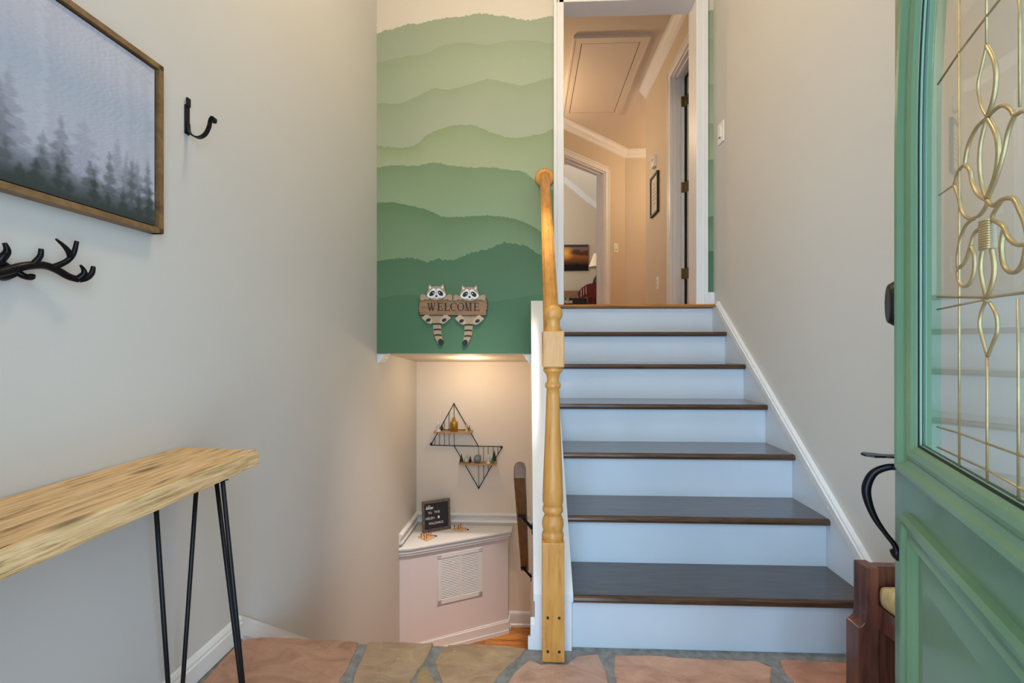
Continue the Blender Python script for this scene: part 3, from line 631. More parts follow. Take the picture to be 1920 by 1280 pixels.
# ------------------------------------------------------------------ entry floor of flagstones
def zp(px, py): q = ZPm(px, py, 0); return (q[0], q[1])
stones = [
  ([(462, 1196), (500, 1194), (545, 1195), (590, 1198), (635, 1199), (672, 1203), (668, 1219), (658, 1236), (652, 1252), (638, 1270), (640, 1300), (620, 1380), (330, 1380), (330, 1330), (392, 1262), (425, 1226), (450, 1204)], srgb(172, 132, 108)),
  ([(690, 1203), (720, 1202), (765, 1203), (812, 1204), (808, 1217), (798, 1236), (780, 1262), (764, 1290), (740, 1380), (640, 1380), (656, 1290), (668, 1255), (680, 1228)], srgb(168, 142, 114)),
  ([(792, 1252), (802, 1251), (812, 1272), (822, 1310), (800, 1330), (776, 1310), (780, 1275)], srgb(160, 134, 96)),
  ([(840, 1208), (880, 1207), (935, 1209), (986, 1215), (976, 1228), (955, 1244), (938, 1262), (922, 1285), (905, 1320), (845, 1320), (832, 1290), (822, 1262), (814, 1240), (824, 1222)], srgb(172, 144, 114)),
  ([(992, 1236), (1014, 1246), (1064, 1246), (1084, 1230), (1122, 1226), (1132, 1245), (1138, 1262), (1146, 1300), (1150, 1380), (905, 1380), (925, 1316), (944, 1288), (962, 1262)], srgb(182, 146, 126)),
  ([(1152, 1228), (1220, 1228), (1290, 1233), (1360, 1236), (1420, 1238), (1448, 1250), (1446, 1272), (1450, 1310), (1440, 1380), (1165, 1380), (1158, 1300), (1150, 1258)], srgb(190, 146, 120)),
  ([(1462, 1236), (1560, 1240), (1640, 1243), (1700, 1246), (1700, 1380), (1530, 1380), (1500, 1290), (1474, 1262)], srgb(184, 130, 102))]
b = MB(); b.xy([(lwx(-.35)-0.02, -0.35), (WR+0.02, -0.35), (WR+0.02, 1.56), (0.1, 1.545), (0.02, 1.52), (lwx(1.53)-0.02, 1.528)], -0.19, -0.005, 1)
random.seed(5)
def add_stone(P, c):
    n = len(P); cx = sum(p[0] for p in P)/n; cy = sum(p[1] for p in P)/n
    Q = []
    for i in range(n):
        p, q = P[i], P[(i+1) % n]; Q.append(p); L_ = math.dist(p, q)
        for k in (1, 2):
            if L_ > 0.05: Q.append((lerp(p[0], q[0], k/3)+random.uniform(-.003, .003), lerp(p[1], q[1], k/3)+random.uniform(-.003, .003)))
    n = len(Q)
    A_ = sum(Q[i][0]*Q[(i+1) % n][1]-Q[(i+1) % n][0]*Q[i][1] for i in range(n))
    if A_ < 0: Q.reverse()
    inn = [(p[0]+(cx-p[0])*0.03, p[1]+(cy-p[1])*0.03) for p in Q]
    V = [(p[0], p[1], -0.012) for p in Q]+[(p[0]+(cx-p[0])*0.008, p[1]+(cy-p[1])*0.008, -0.002) for p in Q]+[(p[0], p[1], 0.001) for p in inn]
    b.add(V, [(i, (i+1) % n, n+(i+1) % n, n+i) for i in range(n)]+[(n+i, n+(i+1) % n, 2*n+(i+1) % n, 2*n+i) for i in range(n)], 0, False, c)
    b.add(V[2*n:], [tuple(range(n))], 0, False, c)
for pts, c in stones: add_stone([zp(*p) for p in pts], c)
# further stones toward the threshold, outside the photograph's lower edge
rows = [(-0.34, 0.18), (0.2, 0.62), (0.64, 1.18)]
for r_, (ya, yb) in enumerate(rows):
    xs = [-1.03]; 
    while xs[-1] < 1.1: xs.append(min(1.17, xs[-1]+random.uniform(0.32, 0.55)))
    for i in range(len(xs)-1):
        if xs[i+1]-xs[i] < 0.1: continue
        j = lambda: random.uniform(-.03, .03)
        top = 1.215 if r_ == 2 else yb
        add_stone([(xs[i]+.015, ya+j()*.3), (lerp(xs[i], xs[i+1], .5), ya+.0), (xs[i+1]-.015, ya+j()*.3), (xs[i+1]-.02, lerp(ya, yb, .5)), (xs[i+1]-.015, min(yb, 1.17)), (xs[i]+.015, min(yb, 1.17)), (xs[i]+.02, lerp(ya, yb, .5))],
                  random.choice([srgb(172, 132, 108), srgb(168, 142, 114), srgb(188, 138, 112), srgb(168, 120, 96)]))
o = b.build('floor', [M['stone'], M['grout']], paint=True); o['kind'] = 'structure'

# ------------------------------------------------------------------ lower flight (mostly out of sight below the floor edge)
t = thing('lower_staircase', 'wooden flight descending beside the sloping low wall', 'stairs', (-0.5, 1.55, ZL))
for i in range(6):
    ya = 1.56+i*0.212; z = -0.19*(i+1)
    b = MB(); b.box(-0.985, -0.002, ya-0.0, ya+0.235, z-0.025, z, bev=0.004); b.build('tread', M['oakfloor'], t, origin=(-0.5, 1.55, ZL))
    b = MB(); b.box(-0.985, -0.002, ya+0.212, ya+0.227, z-0.19, z-0.025); b.build('riser', M['riser'], t, origin=(-0.5, 1.55, ZL))

# ------------------------------------------------------------------ main staircase
t = thing('staircase', 'flight of dark treads and white risers climbing to the hall', 'stairs', (0.66, 1.54, 0))
og = (0.66, 1.54, 0)
XL = 0.156
for i in range(6):
    b = MB(); y0, y1, z = YN[i], YN[i+1]+0.028, ZN[i]; th = 0.027
    b.box(XL, RX, y0+0.013, y1, z-th, z)
    b.build('tread', M['tread'], t, origin=og)
    b = MB(); prof_ = [(y0+0.014, z), (y0+0.007, z-0.0015), (y0+0.002, z-0.006), (y0, z-0.0135), (y0+0.002, z-0.021), (y0+0.007, z-0.0255), (y0+0.014, z-th)]
    b.yz(prof_, XL, RX); b.build('nosing', M['nosing'], t, origin=og)
for i in range(7):
    zb = 0.0 if i == 0 else ZN[i-1]; b = MB(); y0 = YN[i]+0.026
    b.box(XL-0.0045, RX, y0, y0+0.016, zb-(0.0 if i else 0.004), ZN[i]-0.027); b.build('riser', M['riser'], t, origin=og)
b = MB(); y0, z, th = YN[6], ZN[6], 0.02
b.yz([(YM, z), (y0+0.010, z), (y0+0.003, z-0.004), (y0, z-0.010), (y0+0.003, z-0.016), (y0+0.010, z-th), (YM, z-th)], XL-0.0, RX+0.012)
o = b.build('landing_nosing', M['oakfloor'], t, origin=og); o['label'] = 'light oak landing nosing'
# right skirting board, with its stepped cap
s2 = 0.842; zk = lambda y: 0.291+s2*(y-1.544)
b = MB(); b.yz([(1.36, 0.0), (1.36, zk(1.36)), (2.742, zk(2.742)), (2.742, 1.29), (2.83, 1.29), (2.83, 1.0), (1.7, 0.0)], RX, WR)
st(b, 'trim_8', M['riser'])
b = MB()
for a0, a1, t_ in ((-0.004, 0.008, 0.010), (-0.024, -0.012, 0.007), (0.008, 0.02, 0.004), (-0.040, -0.034, 0.004)):
    b.yz([(1.36, zk(1.36)+a0), (1.36, zk(1.36)+a1), (2.742, zk(2.742)+a1), (2.742, zk(2.742)+a0)], RX-t_, WR)
st(b, 'trim_9', M['white'])

# ------------------------------------------------------------------ newel post
cx, cy = 0.0845, 1.492; hw = 0.0365
t = thing('newel_post', 'turned golden oak newel post with ball finial at the foot of the stairs', 'post', (cx, cy, 0)); og = (cx, cy, 0)
b = MB(); b.box(cx-hw, cx+hw, cy-hw, cy+hw, 0.0, 0.395, bev=0.002); b.build('base_block', M['oak'], t, origin=og)
zz = lambda py: ZC-(py-HY)*1.49/F
rr = lambda wpx: wpx/2*1.49/F
prof_ = [(rr(38), zz(1012)), (rr(38), zz(1008)), (rr(40), zz(1004)), (rr(41), zz(1000)), (rr(38), zz(996)), (rr(34), zz(994)), (rr(38), zz(989)), (rr(40.5), zz(981)), (rr(39), zz(973)), (rr(33), zz(966)), (rr(30.5), zz(963)),
         (rr(33), zz(960)), (rr(38), zz(957)), (rr(39), zz(953)), (rr(37), zz(948)), (rr(33), zz(946)), (rr(35), zz(944)), (rr(38), zz(940)), (rr(38.5), zz(930)), (rr(36), zz(890)), (rr(32), zz(840)), (rr(28), zz(790)), (rr(24.5), zz(740)), (rr(23), zz(728)),
         (rr(28), zz(726)), (rr(30), zz(722)), (rr(28), zz(718)), (rr(23), zz(716)), (rr(22), zz(710)), (rr(25), zz(702)), (rr(31), zz(698)), (rr(35.5), zz(695)), (rr(36.5), zz(692)), (rr(34), zz(689)), (rr(30), zz(687))]
b = MB(); b.lathe(prof_, (cx, cy, 0), 40); b.build('turned_shaft', M['oak'], t, origin=og)
b = MB(); b.box(cx-hw, cx+hw, cy-hw, cy+hw, zz(688), zz(621), bev=0.005); b.build('top_block', M['oak'], t, origin=og)
prof_ = [(rr(36), zz(623)), (rr(33), zz(620)), (rr(31), zz(617)), (rr(27), zz(613)), (rr(25), zz(609)), (rr(27), zz(605))]
R_ = rr(36.5); zc_ = zz(588)
for k in range(11):
    a = -0.78+k*(PI/2+0.78)/10; prof_.append((max(R_*math.cos(a), 0.0001), zc_+R_*math.sin(a)))
b = MB(); b.lathe(prof_, (cx, cy, 0), 40); b.build('ball_finial', M['oak'], t, origin=og)
for sx in (-0.019, 0.019):
    for z in (0.148, 0.036):
        b = MB(); b.lathe([(0.0045, 0), (0.0045, 0.002), (0.003, 0.0025), (0.0001, 0.001)], (cx+sx, cy-hw+0.001, z), 12, axis='Y'); b.v = [(p[0], 2*(cy-hw)-p[1]+0.001, p[2]) for p in b.v]
        b.build('screw', M['stripe'], t, origin=og)
# ------------------------------------------------------------------ upper handrail
t = thing('upper_handrail', 'golden oak handrail rising from the newel post to a round wall rosette', 'handrail', (0.1, 1.5, 1.0)); og = (0.1, 1.5, 1.0)
zr0, zr1 = 1.035, 2.135; ya, yb = cy+hw-0.002, YM-0.004; xa, xb = 0.086, 0.107
rp_ = [(-0.027, -0.034), (0.027, -0.034), (0.03, -0.02), (0.024, -0.004), (0.030, 0.006), (0.029, 0.02), (0.018, 0.031), (0, 0.034), (-0.018, 0.031), (-0.029, 0.02), (-0.030, 0.006), (-0.024, -0.004), (-0.03, -0.02)]
sl_ = (zr1-zr0)/(yb-ya)
b = MB(); b.prism(rp_, lambda x, z: (xa+x, ya, zr0+z*1.3), lambda x, z: (xb+x, yb-0.02, zr0+sl_*(yb-0.02-ya)+z*1.3)); b.build('rail', M['oakrail'], t, origin=og)
b = MB(); b.lathe([(0.06, 0), (0.062, -0.006), (0.06, -0.014), (0.052, -0.019), (0.0001, -0.019)], (xb, YM-0.002, zr1-0.01), 36, axis='Y'); b.build('rosette', M['oak'], t, origin=og)

# ------------------------------------------------------------------ lower handrail
t = thing('lower_handrail', 'dark brown handrail slanting down beside the lower flight', 'handrail', (-0.03, 1.64, 0.6)); og = (-0.03, 1.64, 0.6)
ya, za, yb, zb = 1.64, 0.585, 2.62, -0.268
rx = -0.031
rp2 = [(-0.0225, -0.03), (0.0225, -0.03), (0.0225, 0.01), (0.016, 0.026), (0.006, 0.032), (-0.006, 0.032), (-0.016, 0.026), (-0.0225, 0.01)]
b = MB(); b.prism(rp2, lambda x, z: (rx+x, ya+z*0.5, za+z*0.86), lambda x, z: (rx+x+0.012, yb+z*0.5, zb+z*0.86)); b.build('rail', M['darkrail'], t, bevel=0.003, origin=og)
for yy in (1.93, 2.56):
    zz_ = lerp(za, zb, (yy-ya)/(yb-ya))-0.045
    b = MB(); b.tube(cr_spline([(rx+0.002, yy, zz_+0.016), (rx+0.006, yy, zz_+0.004), (rx+0.03, yy, zz_-0.022), (0.0195, yy, zz_-0.045)], 4), 0.007, 8)
    b.box(rx-0.012, rx+0.02, yy-0.02, yy+0.02, zz_+0.012, zz_+0.018); b.lathe([(0.024, -0.004), (0.024, 0)], (0.02, yy, zz_-0.045), 16, axis='X'); b.build('bracket', M['iron'], t, origin=og)

# ------------------------------------------------------------------ corner ledge, chair rail, vent
def off(poly, d):   # inward offset for the exposed edges is done by hand
    return poly
La, Lb, Lc, Ld_ = (lwx(3.24)+0.001, 3.245), (-0.885, 3.262), (-0.132, 3.600), (-0.128, YB)
top = [La, Lb, Lc, Ld_, (lwx(YB), YB)]
dirv = Vector((Lc[0]-Lb[0], Lc[1]-Lb[1])).normalized(); nin = Vector((-dirv.y, dirv.x))
def ins(d):
    p1 = Vector(Lb)+nin*d+dirv*d*0.22; p2 = Vector(Lc)+nin*d-dirv*d*0.45
    return [(La[0], La[1]+d), (p1.x-d*0.0, max(p1.y, La[1]+d+0.004)), (p2.x-d*0.2, p2.y), (Ld_[0]-d, YB), (lwx(YB), YB)]
zt_ = -0.48
t = thing('corner_ledge', 'white corner cabinet ledge with angled front at the foot of the lower stairs', 'ledge', (-0.6, 3.5, ZL)); og = (-0.6, 3.5, ZL)
b = MB()
for d, z0, z1 in ((0.0, zt_-0.016, zt_), (0.004, zt_-0.022, zt_-0.016)): b.xy(ins(d), z0, z1)
b.build('ledge_top', M['white'], t, bevel=0.003, origin=og)
b = MB()
for d, z0, z1 in ((0.014, zt_-0.034, zt_-0.022), (0.010, zt_-0.045, zt_-0.034), (0.020, zt_-0.058, zt_-0.045), (0.016, zt_-0.064, zt_-0.058)): b.xy(ins(d), z0, z1)
b.build('edge_moulding', M['white'], t, origin=og)
b = MB(); b.xy(ins(0.032), ZL, zt_-0.058); b.build('body', M['cabinet'], t, origin=og)
I = ins(0.032); pL, pR = Vector(I[1]), Vector(I[2]); fd = (pR-pL).normalized(); fn = Vector((fd.y, -fd.x))
b = MB()
for h, w_ in ((0.095, 0.014), (0.03, 0.02), (0.105, 0.008)):
    b.xy([(pL.x, pL.y), (pR.x, pR.y), (pR.x+fn.x*w_+0.003, pR.y+fn.y*w_), (pL.x+fn.x*w_-0.02, pL.y+fn.y*w_)], ZL, ZL+h)
    b.xy([(pR.x, pR.y), (pR.x+w_, pR.y), (pR.x+w_, YB), (pR.x, YB)], ZL, ZL+h)
b.build('base_moulding', M['white'], t, origin=og)
# chair rail on the walls round the ledge
crp = [(0, 0), (0.022, 0), (0.024, 0.006), (0.018, 0.012), (0.012, 0.02), (0.012, 0.045), (0.020, 0.052), (0.026, 0.06), (0.026, 0.07), (0.018, 0.076), (0, 0.08)]
zr = -0.455
b = MB(); b.sweep(crp, [(lwx(3.26), 3.26, zr), (lwx(YB), YB, zr)], [(1, 0, 0), (1, -1, 0)]); b.sweep(crp, [(lwx(YB), YB, zr), (0.02, YB, zr)], [(1, -1, 0), (0, -1, 0)])
st(b, 'trim_10', M['white'])
b = MB(); bp_ = [(0, 0), (0.022, 0), (0.022, 0.018), (0.014, 0.026), (0.014, 0.1), (0.010, 0.112), (0, 0.125)]
b.sweep(bp_, [(pR.x, YB, ZL), (0.02, YB, ZL)], [(0, -1, 0)]*2); st(b, 'baseboard_lower', M['white'])
# vent grille
vc = pL+fd*0.5
def face(px, py):   # a point of the cabinet front under a pixel
    xc = (px-960)/F; r = Vector((xc*CS-SN, xc*SN+CS)); 
    k = (pL.x*fn.x+pL.y*fn.y)/(r.x*fn.x+r.y*fn.y); return ((Vector((r.x*k, r.y*k))-pL).dot(fd), ZC-(py-HY)/F*k)
u0, za = face(820, 1040); u1, zb = face(904, 1027); _, zc0 = face(820, 1135); _, zc3 = face(904, 1112)
zt2, zb2 = (za+zb)/2, (zc0+zc3)/2
def fp(u, n, z): return (pL.x+fd.x*u+fn.x*n, pL.y+fd.y*u+fn.y*n, z)
def fbox(mb, u0, u1, n0, n1_, z0, z1):
    Q = [fp(u, n, z) for z in (z0, z1) for u, n in ((u0, n0), (u1, n0), (u1, n1_), (u0, n1_))]
    mb.add(Q, [(0, 3, 2, 1), (4, 5, 6, 7), (0, 1, 5, 4), (1, 2, 6, 5), (2, 3, 7, 6), (3, 0, 4, 7)])
og = fp((u0+u1)/2, 0, (zt2+zb2)/2)
t = thing('air_return_grille', 'white louvered air return grille on the angled cabinet front', 'vent', og)
b = MB(); e = 0.032
fbox(b, u0, u1, 0, 0.008, zt2-e, zt2); fbox(b, u0, u1, 0, 0.008, zb2, zb2+e); fbox(b, u0, u0+e, 0, 0.008, zb2, zt2); fbox(b, u1-e, u1, 0, 0.008, zb2, zt2); um = (u0+u1)/2; fbox(b, um-0.008, um+0.008, 0, 0.009, zb2+e, zt2-e)
fbox(b, u0+0.006, u1-0.006, 0.008, 0.011, zt2-0.020, zt2-0.016)
b.build('frame', M['white'], t, bevel=0.0015, origin=og)
b = MB(); fbox(b, u0+0.01, u1-0.01, 0.0002, 0.0022, zb2+0.01, zt2-0.01); b.build('backing', M['gasket_gap'], t, origin=og)
nl = 24
for sa, sb in ((u0+e, um-0.008), (um+0.008, u1-e)):
    b = MB()
    for k in range(nl):
        z = lerp(zb2+e, zt2-e, (k+0.5)/nl); h_ = (zt2-zb2-2*e)/nl
        Q = [fp(u, n, z+dz_) for u in (sa, sb) for n, dz_ in ((0.0075, -h_*0.48), (0.0085, -h_*0.42), (0.0050, h_*0.20), (0.0040, h_*0.16))]
        b.add(Q, [(0, 1, 2, 3), (7, 6, 5, 4), (0, 4, 5, 1), (1, 5, 6, 2), (2, 6, 7, 3), (3, 7, 4, 0)])
    b.build('louvers', M['white'], t, origin=og)

# ------------------------------------------------------------------ letter board and peg games on the ledge
def txt(s_, size, ext=0.0015):
    cu = bpy.data.curves.new('t', 'FONT'); cu.body = s_; cu.size = size; cu.extrude = ext; cu.align_x = 'LEFT'
    ob = bpy.data.objects.new('t', cu); COL.objects.link(ob); bpy.context.view_layer.update()
    me = bpy.data.meshes.new_from_object(ob.evaluated_get(bpy.context.evaluated_depsgraph_get()))
    V = [v.co.copy() for v in me.vertices]; Fc = [tuple(p.vertices) for p in me.polygons]
    bpy.data.objects.remove(ob); bpy.data.curves.remove(cu); bpy.data.meshes.remove(me); return V, Fc
BL = Vector(ZPm(793, 1000, zt_)); BR = Vector(ZPm(845, 990.5, zt_)); ex = (BR-BL); Wd = ex.length; ex.normalize(); ez = Vector((0, 0, 1)); en = ex.cross(ez)   # en toward camera
if en.y > 0: en = -en
Hb = 0.243
lean = 0.10
def lb(u, n, z): return tuple(BL+ex*u+en*(n-z*lean*1.0)+ez*z)
def lbox(mb, u0, u1, n0, n1_, z0, z1):
    Q = [lb(u, n, z) for z in (z0, z1) for u, n in ((u0, n0), (u1, n0), (u1, n1_), (u0, n1_))]
    mb.add(Q, [(0, 3, 2, 1), (4, 5, 6, 7), (0, 1, 5, 4), (1, 2, 6, 5), (2, 3, 7, 6), (3, 0, 4, 7)])
t = thing('letter_board', 'grey felt letter board in a weathered wood frame on the corner ledge', 'sign', tuple(BL+ex*Wd/2)); og = tuple(BL+ex*Wd/2)
b = MB(); e = 0.017
lbox(b, 0, Wd, -0.02, 0.0, 0, e+0.006); lbox(b, 0, Wd, -0.02, 0.0, Hb-e, Hb); lbox(b, 0, e, -0.02, 0, e, Hb-e); lbox(b, Wd-e, Wd, -0.02, 0, e, Hb-e); lbox(b, -0.002, Wd+0.003, -0.018, 0.004, 0, 0.012)
b.build('frame', M['greywood'], t, origin=og, bevel=0.001)
b = MB(); lbox(b, e, Wd-e, -0.016, -0.007, e, Hb-e); b.build('felt_panel', M['felt'], t, origin=og)
b = MB()
for s_, u, z, sz in (('T', 0.048, 0.140, 0.026), ('O', 0.061, 0.140, 0.026), ('THE', 0.098, 0.142, 0.027), ('HELEN', 0.024, 0.098, 0.027), ('WALDHAUS', 0.050, 0.056, 0.027)):
    V, Fc = txt(s_, sz); wv = max(v.x for v in V); k = {'HELEN': 0.074, 'WALDHAUS': 0.122, 'THE': 0.046, 'T': 0.013, 'O': 0.016}[s_]/wv
    b.add([lb(u+v.x*k, -0.0055+v.z, z+v.y) for v in V], Fc)
o = MB(); 
ring = [lb(0.135+0.009*math.cos(a*PI/8), -0.005, 0.108+0.011*math.sin(a*PI/8)) for a in range(16)]
b.add(ring, [tuple(range(16))])
cursive(b, lb(0.027, -0.005, 0.178), tuple(ex), (0, 0, 1), 0.034, 0.0017, 0.3)
b.build('lettering', M['sheetwhite'], t, origin=og, weld=False)
def peg_game(corners, label, where, pegs, lying):
    P = [Vector(ZPm(x, y, zt_)) for x, y in corners]; c = sum(P, Vector())/len(P)
    bo = MB(); bo.xy([(p.x, p.y) for p in P], zt_+0.0005, zt_+0.0105)
    o_ = bo.build('peg_board', M['pegwood'], None, bevel=0.0015, origin=(c.x, c.y, zt_+0.0005)); tag(o_, label, 'board game', 'triangular peg boards')
    for k, (px, py, m_, h_, lab) in enumerate(pegs):
        q = ZPm(px, py, zt_+0.0105); g = MB()
        g.lathe([(0.0022, 0), (0.0026, h_*0.6), (0.003, h_*0.72), (0.0058, h_*0.86), (0.0058, h_*0.95), (0.003, h_)], (q[0], q[1], zt_+0.0107), 10)
        oo = g.build('golf_tee_peg', M[m_], None, origin=(q[0], q[1], zt_+0.0107)); tag(oo, lab+(' of the peg board in front of the letter board' if 'left' in where else ' of the peg board right of the letter board'), 'peg', where)
    for (px, py, px2, py2, m_) in lying:
        q, q2 = ZPm(px, py, zt_), ZPm(px2, py2, zt_); g = MB(); g.tube([(q[0], q[1], zt_+0.006), (lerp(q[0], q2[0], .75), lerp(q[1], q2[1], .75), zt_+0.006), (lerp(q[0], q2[0], .85), lerp(q[1], q2[1], .85), zt_+0.006), (q2[0], q2[1], zt_+0.006)], [.0023, .0028, .0055, .0055], 8)
        oo = g.build('golf_tee_peg', M[m_], None, origin=(q[0], q[1], zt_+0.0005)); tag(oo, 'loose peg lying on the ledge beside '+('the left peg board' if 'left' in where else 'the right peg board'), 'peg', where)
peg_game([(783, 1008), (801, 1015), (816, 1008), (800, 1001)], 'pale wooden peg board in front of the letter board', 'coloured peg standing in the left peg board',
         [(790, 1007, 'pegblue', .03, 'blue peg at the left corner'), (795, 1004, 'pegred', .03, 'red peg at back left'), (800, 1009, 'pegred', .034, 'tall middle red peg'), (804, 1004, 'pegblue', .034, 'blue peg at the back'), (808, 1005, 'pegred', .028, 'rightmost red peg'), (796, 1011, 'pegred', .028, 'red peg at front left')], [(810, 1004, 819, 1006, 'pegblue')])
peg_game([(847, 994), (862, 996), (876, 993), (862, 988)], 'pale wooden peg board on the ledge to the right of the letter board', 'coloured peg standing in the right peg board',
         [(852, 992, 'pegblue', .032, 'blue peg at the left corner'), (857, 991, 'pegyel', .03, 'left yellow peg'), (860, 992, 'pegred', .036, 'left red peg'), (864, 990, 'pegred', .036, 'right red peg'), (868, 992, 'pegyel', .032, 'right yellow peg')], [(872, 990.5, 878, 994, 'pegblue')])

# ------------------------------------------------------------------ geometric wire shelf on the lower back wall
YS = YB-0.012
def zs(zx_, zy_, Y=YS): p = YPm(790+zx_/6.735, 740+zy_/6.735, Y); return p
og = zs(570, 645)
t = thing('wire_wall_shelf', 'black geometric triangle wire shelf with two wooden boards on the lower wall', 'shelf', og)
b = MB(); r_ = 0.0035
for seq in ([(412, 110), (120, 632)], [(412, 110), (718, 645)], [(120, 634), (718, 648), (1022, 655)], [(412, 640), (724, 1180)], [(724, 1180), (1022, 655)], [(245, 442), (600, 442)], [(530, 850), (900, 850)]):
    b.tube([zs(*p) for p in seq], r_, 8)
b.build('outer_frame', M['black'], t, origin=og)
for seq in ([(414, 110), (414, 640)], [(350, 222), (352, 636)], [(290, 322), (292, 636)], [(232, 430), (228, 634)], [(170, 545), (170, 634)],
            [(722, 648), (724, 1180)], [(784, 650), (786, 1072)], [(844, 650), (844, 960)], [(906, 652), (906, 850)], [(966, 654), (966, 750)]):
    b = MB(); b.tube([zs(*p) for p in seq], 0.0022, 6); b.build('wire_bar', M['black'], t, origin=og)
for q in ((124, 622), (1012, 662), (412, 112), (724, 1176)):
    c = zs(*q); b = MB(); rr_ = 0.010 if q[1] in (622, 662) else 0.006; b.lathe([(0.0001, -0.006), (rr_, -0.005), (rr_, 0.006)], c, 14, axis='Y'); b.build('mounting_corner', M['black'], t, origin=og)
YF = YB-0.105
def board(xa, xb, ytop, ybot, skew):
    a = zs(xa, ytop, YF); c = zs(xb, ybot, YF); m = MB()
    m.box(a[0], c[0], YF, YB-0.018, c[2], a[2], bev=0.003); m.build('board', M['beige'], t, origin=og); return a[2]
M['boardwood'] = wood('light_shelf_wood', srgb(196, 152, 98), srgb(160, 116, 70), None, 0.55, 8, (1, 9, 9))
M['beige_board'] = M['boardwood']
def board2(xa, xb, ytop, ybot):
    a = zs(xa, ytop, YF); c = zs(xb, ybot, YF); m = MB()
    m.box(a[0], c[0], YF, YB-0.018, c[2], a[2], bev=0.003); m.build('board', M['boardwood'], t, origin=og); return a[2]
zu1 = board2(152, 640, 468, 488); zl1 = board2(468, 950, 872, 892)
# trinkets on the boards
def item_pos(zx_, yoff, zbase): 
    Y = YF+yoff; p = YPm(790+zx_/6.735, 700, Y); return (p[0], Y, zbase+0.0006)
def mm(zpx): return zpx/6.735*3.63/F
def cone_tree(name, label, cat, zx_, yoff, zb, w_, h_, m_, tiers=0, trunk=None, group=None):
    c = item_pos(zx_, yoff, zb); g = MB(); R_ = mm(w_)/2; Ht = mm(h_)
    if tiers:
        pr = [(R_*0.98, 0)]
        for k in range(tiers):
            a0, a1 = k/tiers, (k+1)/tiers; rb = R_*(1-a0*0.72); rt = R_*(1-a1*0.72)*0.55
            pr += [(rb, Ht*(a0+0.03)), (rt if k < tiers-1 else 0.0006, Ht*a1-0.001)]
        g.lathe(pr, c, 20); o_ = g.build(name, M[m_], None, origin=c)
    else:
        base = 0.0
        if trunk: base = Ht*0.14
        th_ = thing(name, label, cat, c, group)
        if trunk:
            g2 = MB(); g2.lathe([(R_*0.45, 0), (R_*0.4, base*0.5), (R_*0.12, base*0.6), (R_*0.12, base)], c, 12); g2.build('trunk', M[trunk], th_, origin=c)
        pr = [(R_*0.5, base)]
        n_ = 9
        for k in range(n_):
            a0 = k/n_; pr += [(R_*(1-a0)*1.0, base+(Ht-base)*(a0+0.02)), (R_*(1-a0-0.08)*0.86, base+(Ht-base)*(a0+0.09))]
        pr = [(max(p[0], 0.0005), p[1]) for p in pr]; g.lathe(pr, c, 18); g.build('foliage', M[m_], th_, origin=c); return th_
    return tag(o_, label, cat, group)
gU, gL = 'trinkets on the upper shelf board', 'trinkets on the lower shelf board'
cone_tree('ceramic_tree', 'white ceramic tiered tree at the left end of the upper board', 'ornament', 214, 0.028, zu1, 66, 128, 'ceramic', 3, group=gU)
cone_tree('miniature_tree', 'tiny black tree between the white tree and the gold bell', 'ornament', 262, 0.05, zu1, 42, 84, 'blacktree', 0, 'blacktree', gU)
cone_tree('wooden_tree', 'small beige tiered tree to the right of the gold bell', 'ornament', 573, 0.03, zu1, 44, 118, 'beige', 2, group=gU)
cone_tree('bottle_brush_tree', 'tiny green bottle brush tree at the right end of the upper board', 'ornament', 607, 0.03, zu1, 34, 84, 'ltgreen', 0, 'beige', gU)
cone_tree('bottle_brush_tree', 'dark green bottle brush tree at the left end of the lower board', 'ornament', 506, 0.03, zl1, 56, 122, 'dkgreen', 0, 'beige', gL)
cone_tree('patterned_tree', 'speckled white and green tree on the lower board', 'ornament', 570, 0.026, zl1, 68, 122, 'patt', 0, 'beige', gL)
cone_tree('miniature_tree', 'small black tree left of the alarm clock on the lower board', 'ornament', 617, 0.05, zl1, 44, 86, 'blacktree', 0, 'blacktree', gL)
cone_tree('ceramic_tree', 'white ceramic tiered tree right of the alarm clock on the lower board', 'ornament', 848, 0.028, zl1, 60, 122, 'ceramic', 3, group=gL)
cone_tree('bottle_brush_tree', 'short light green bottle brush tree near the right end of the lower board', 'ornament', 893, 0.022, zl1, 44, 78, 'ltgreen', 0, 'beige', gL)
cone_tree('bottle_brush_tree', 'tall dark green bottle brush tree at the right end of the lower board', 'ornament', 921, 0.055, zl1, 66, 160, 'dkgreen', 0, 'beige', gL)
# gold bell-shaped bottle
c = item_pos(412, 0.035, zu1); t2 = thing('gold_bottle', 'gold bottle shaped ornament with a loop handle on the upper board', 'ornament', c, gU)
R_ = mm(100)/2; H_ = mm(135)
g = MB(); g.lathe([(R_*0.94, 0), (R_, 0.003), (R_, H_*0.78), (R_*0.92, H_*0.88), (R_*0.62, H_*0.95), (R_*0.42, H_*0.97), (R_*0.42, H_*1.06), (0.0005, H_*1.07)], c, 28); g.build('body', M['gold'], t2, origin=c)
g = MB(); g.tube([(c[0]+0.013*math.cos(a*PI/8), c[1], c[2]+H_*1.12+0.014*math.sin(a*PI/8)) for a in range(16)], 0.003, 6, closed=True); g.build('loop_handle', M['gold'], t2, origin=c)
g = MB()
for k in range(5): 
    zz_ = c[2]+H_*(0.2+0.12*k); g.tube([(c[0]-0.008+0.004*(k % 2), c[1]-R_-0.0005, zz_), (c[0]+0.001, c[1]-R_-0.001, zz_+0.006), (c[0]+0.006-0.004*(k % 2), c[1]-R_-0.0005, zz_+0.001)], 0.0018, 5)
g.build('dark_markings', M['stripe'], t2, origin=c)
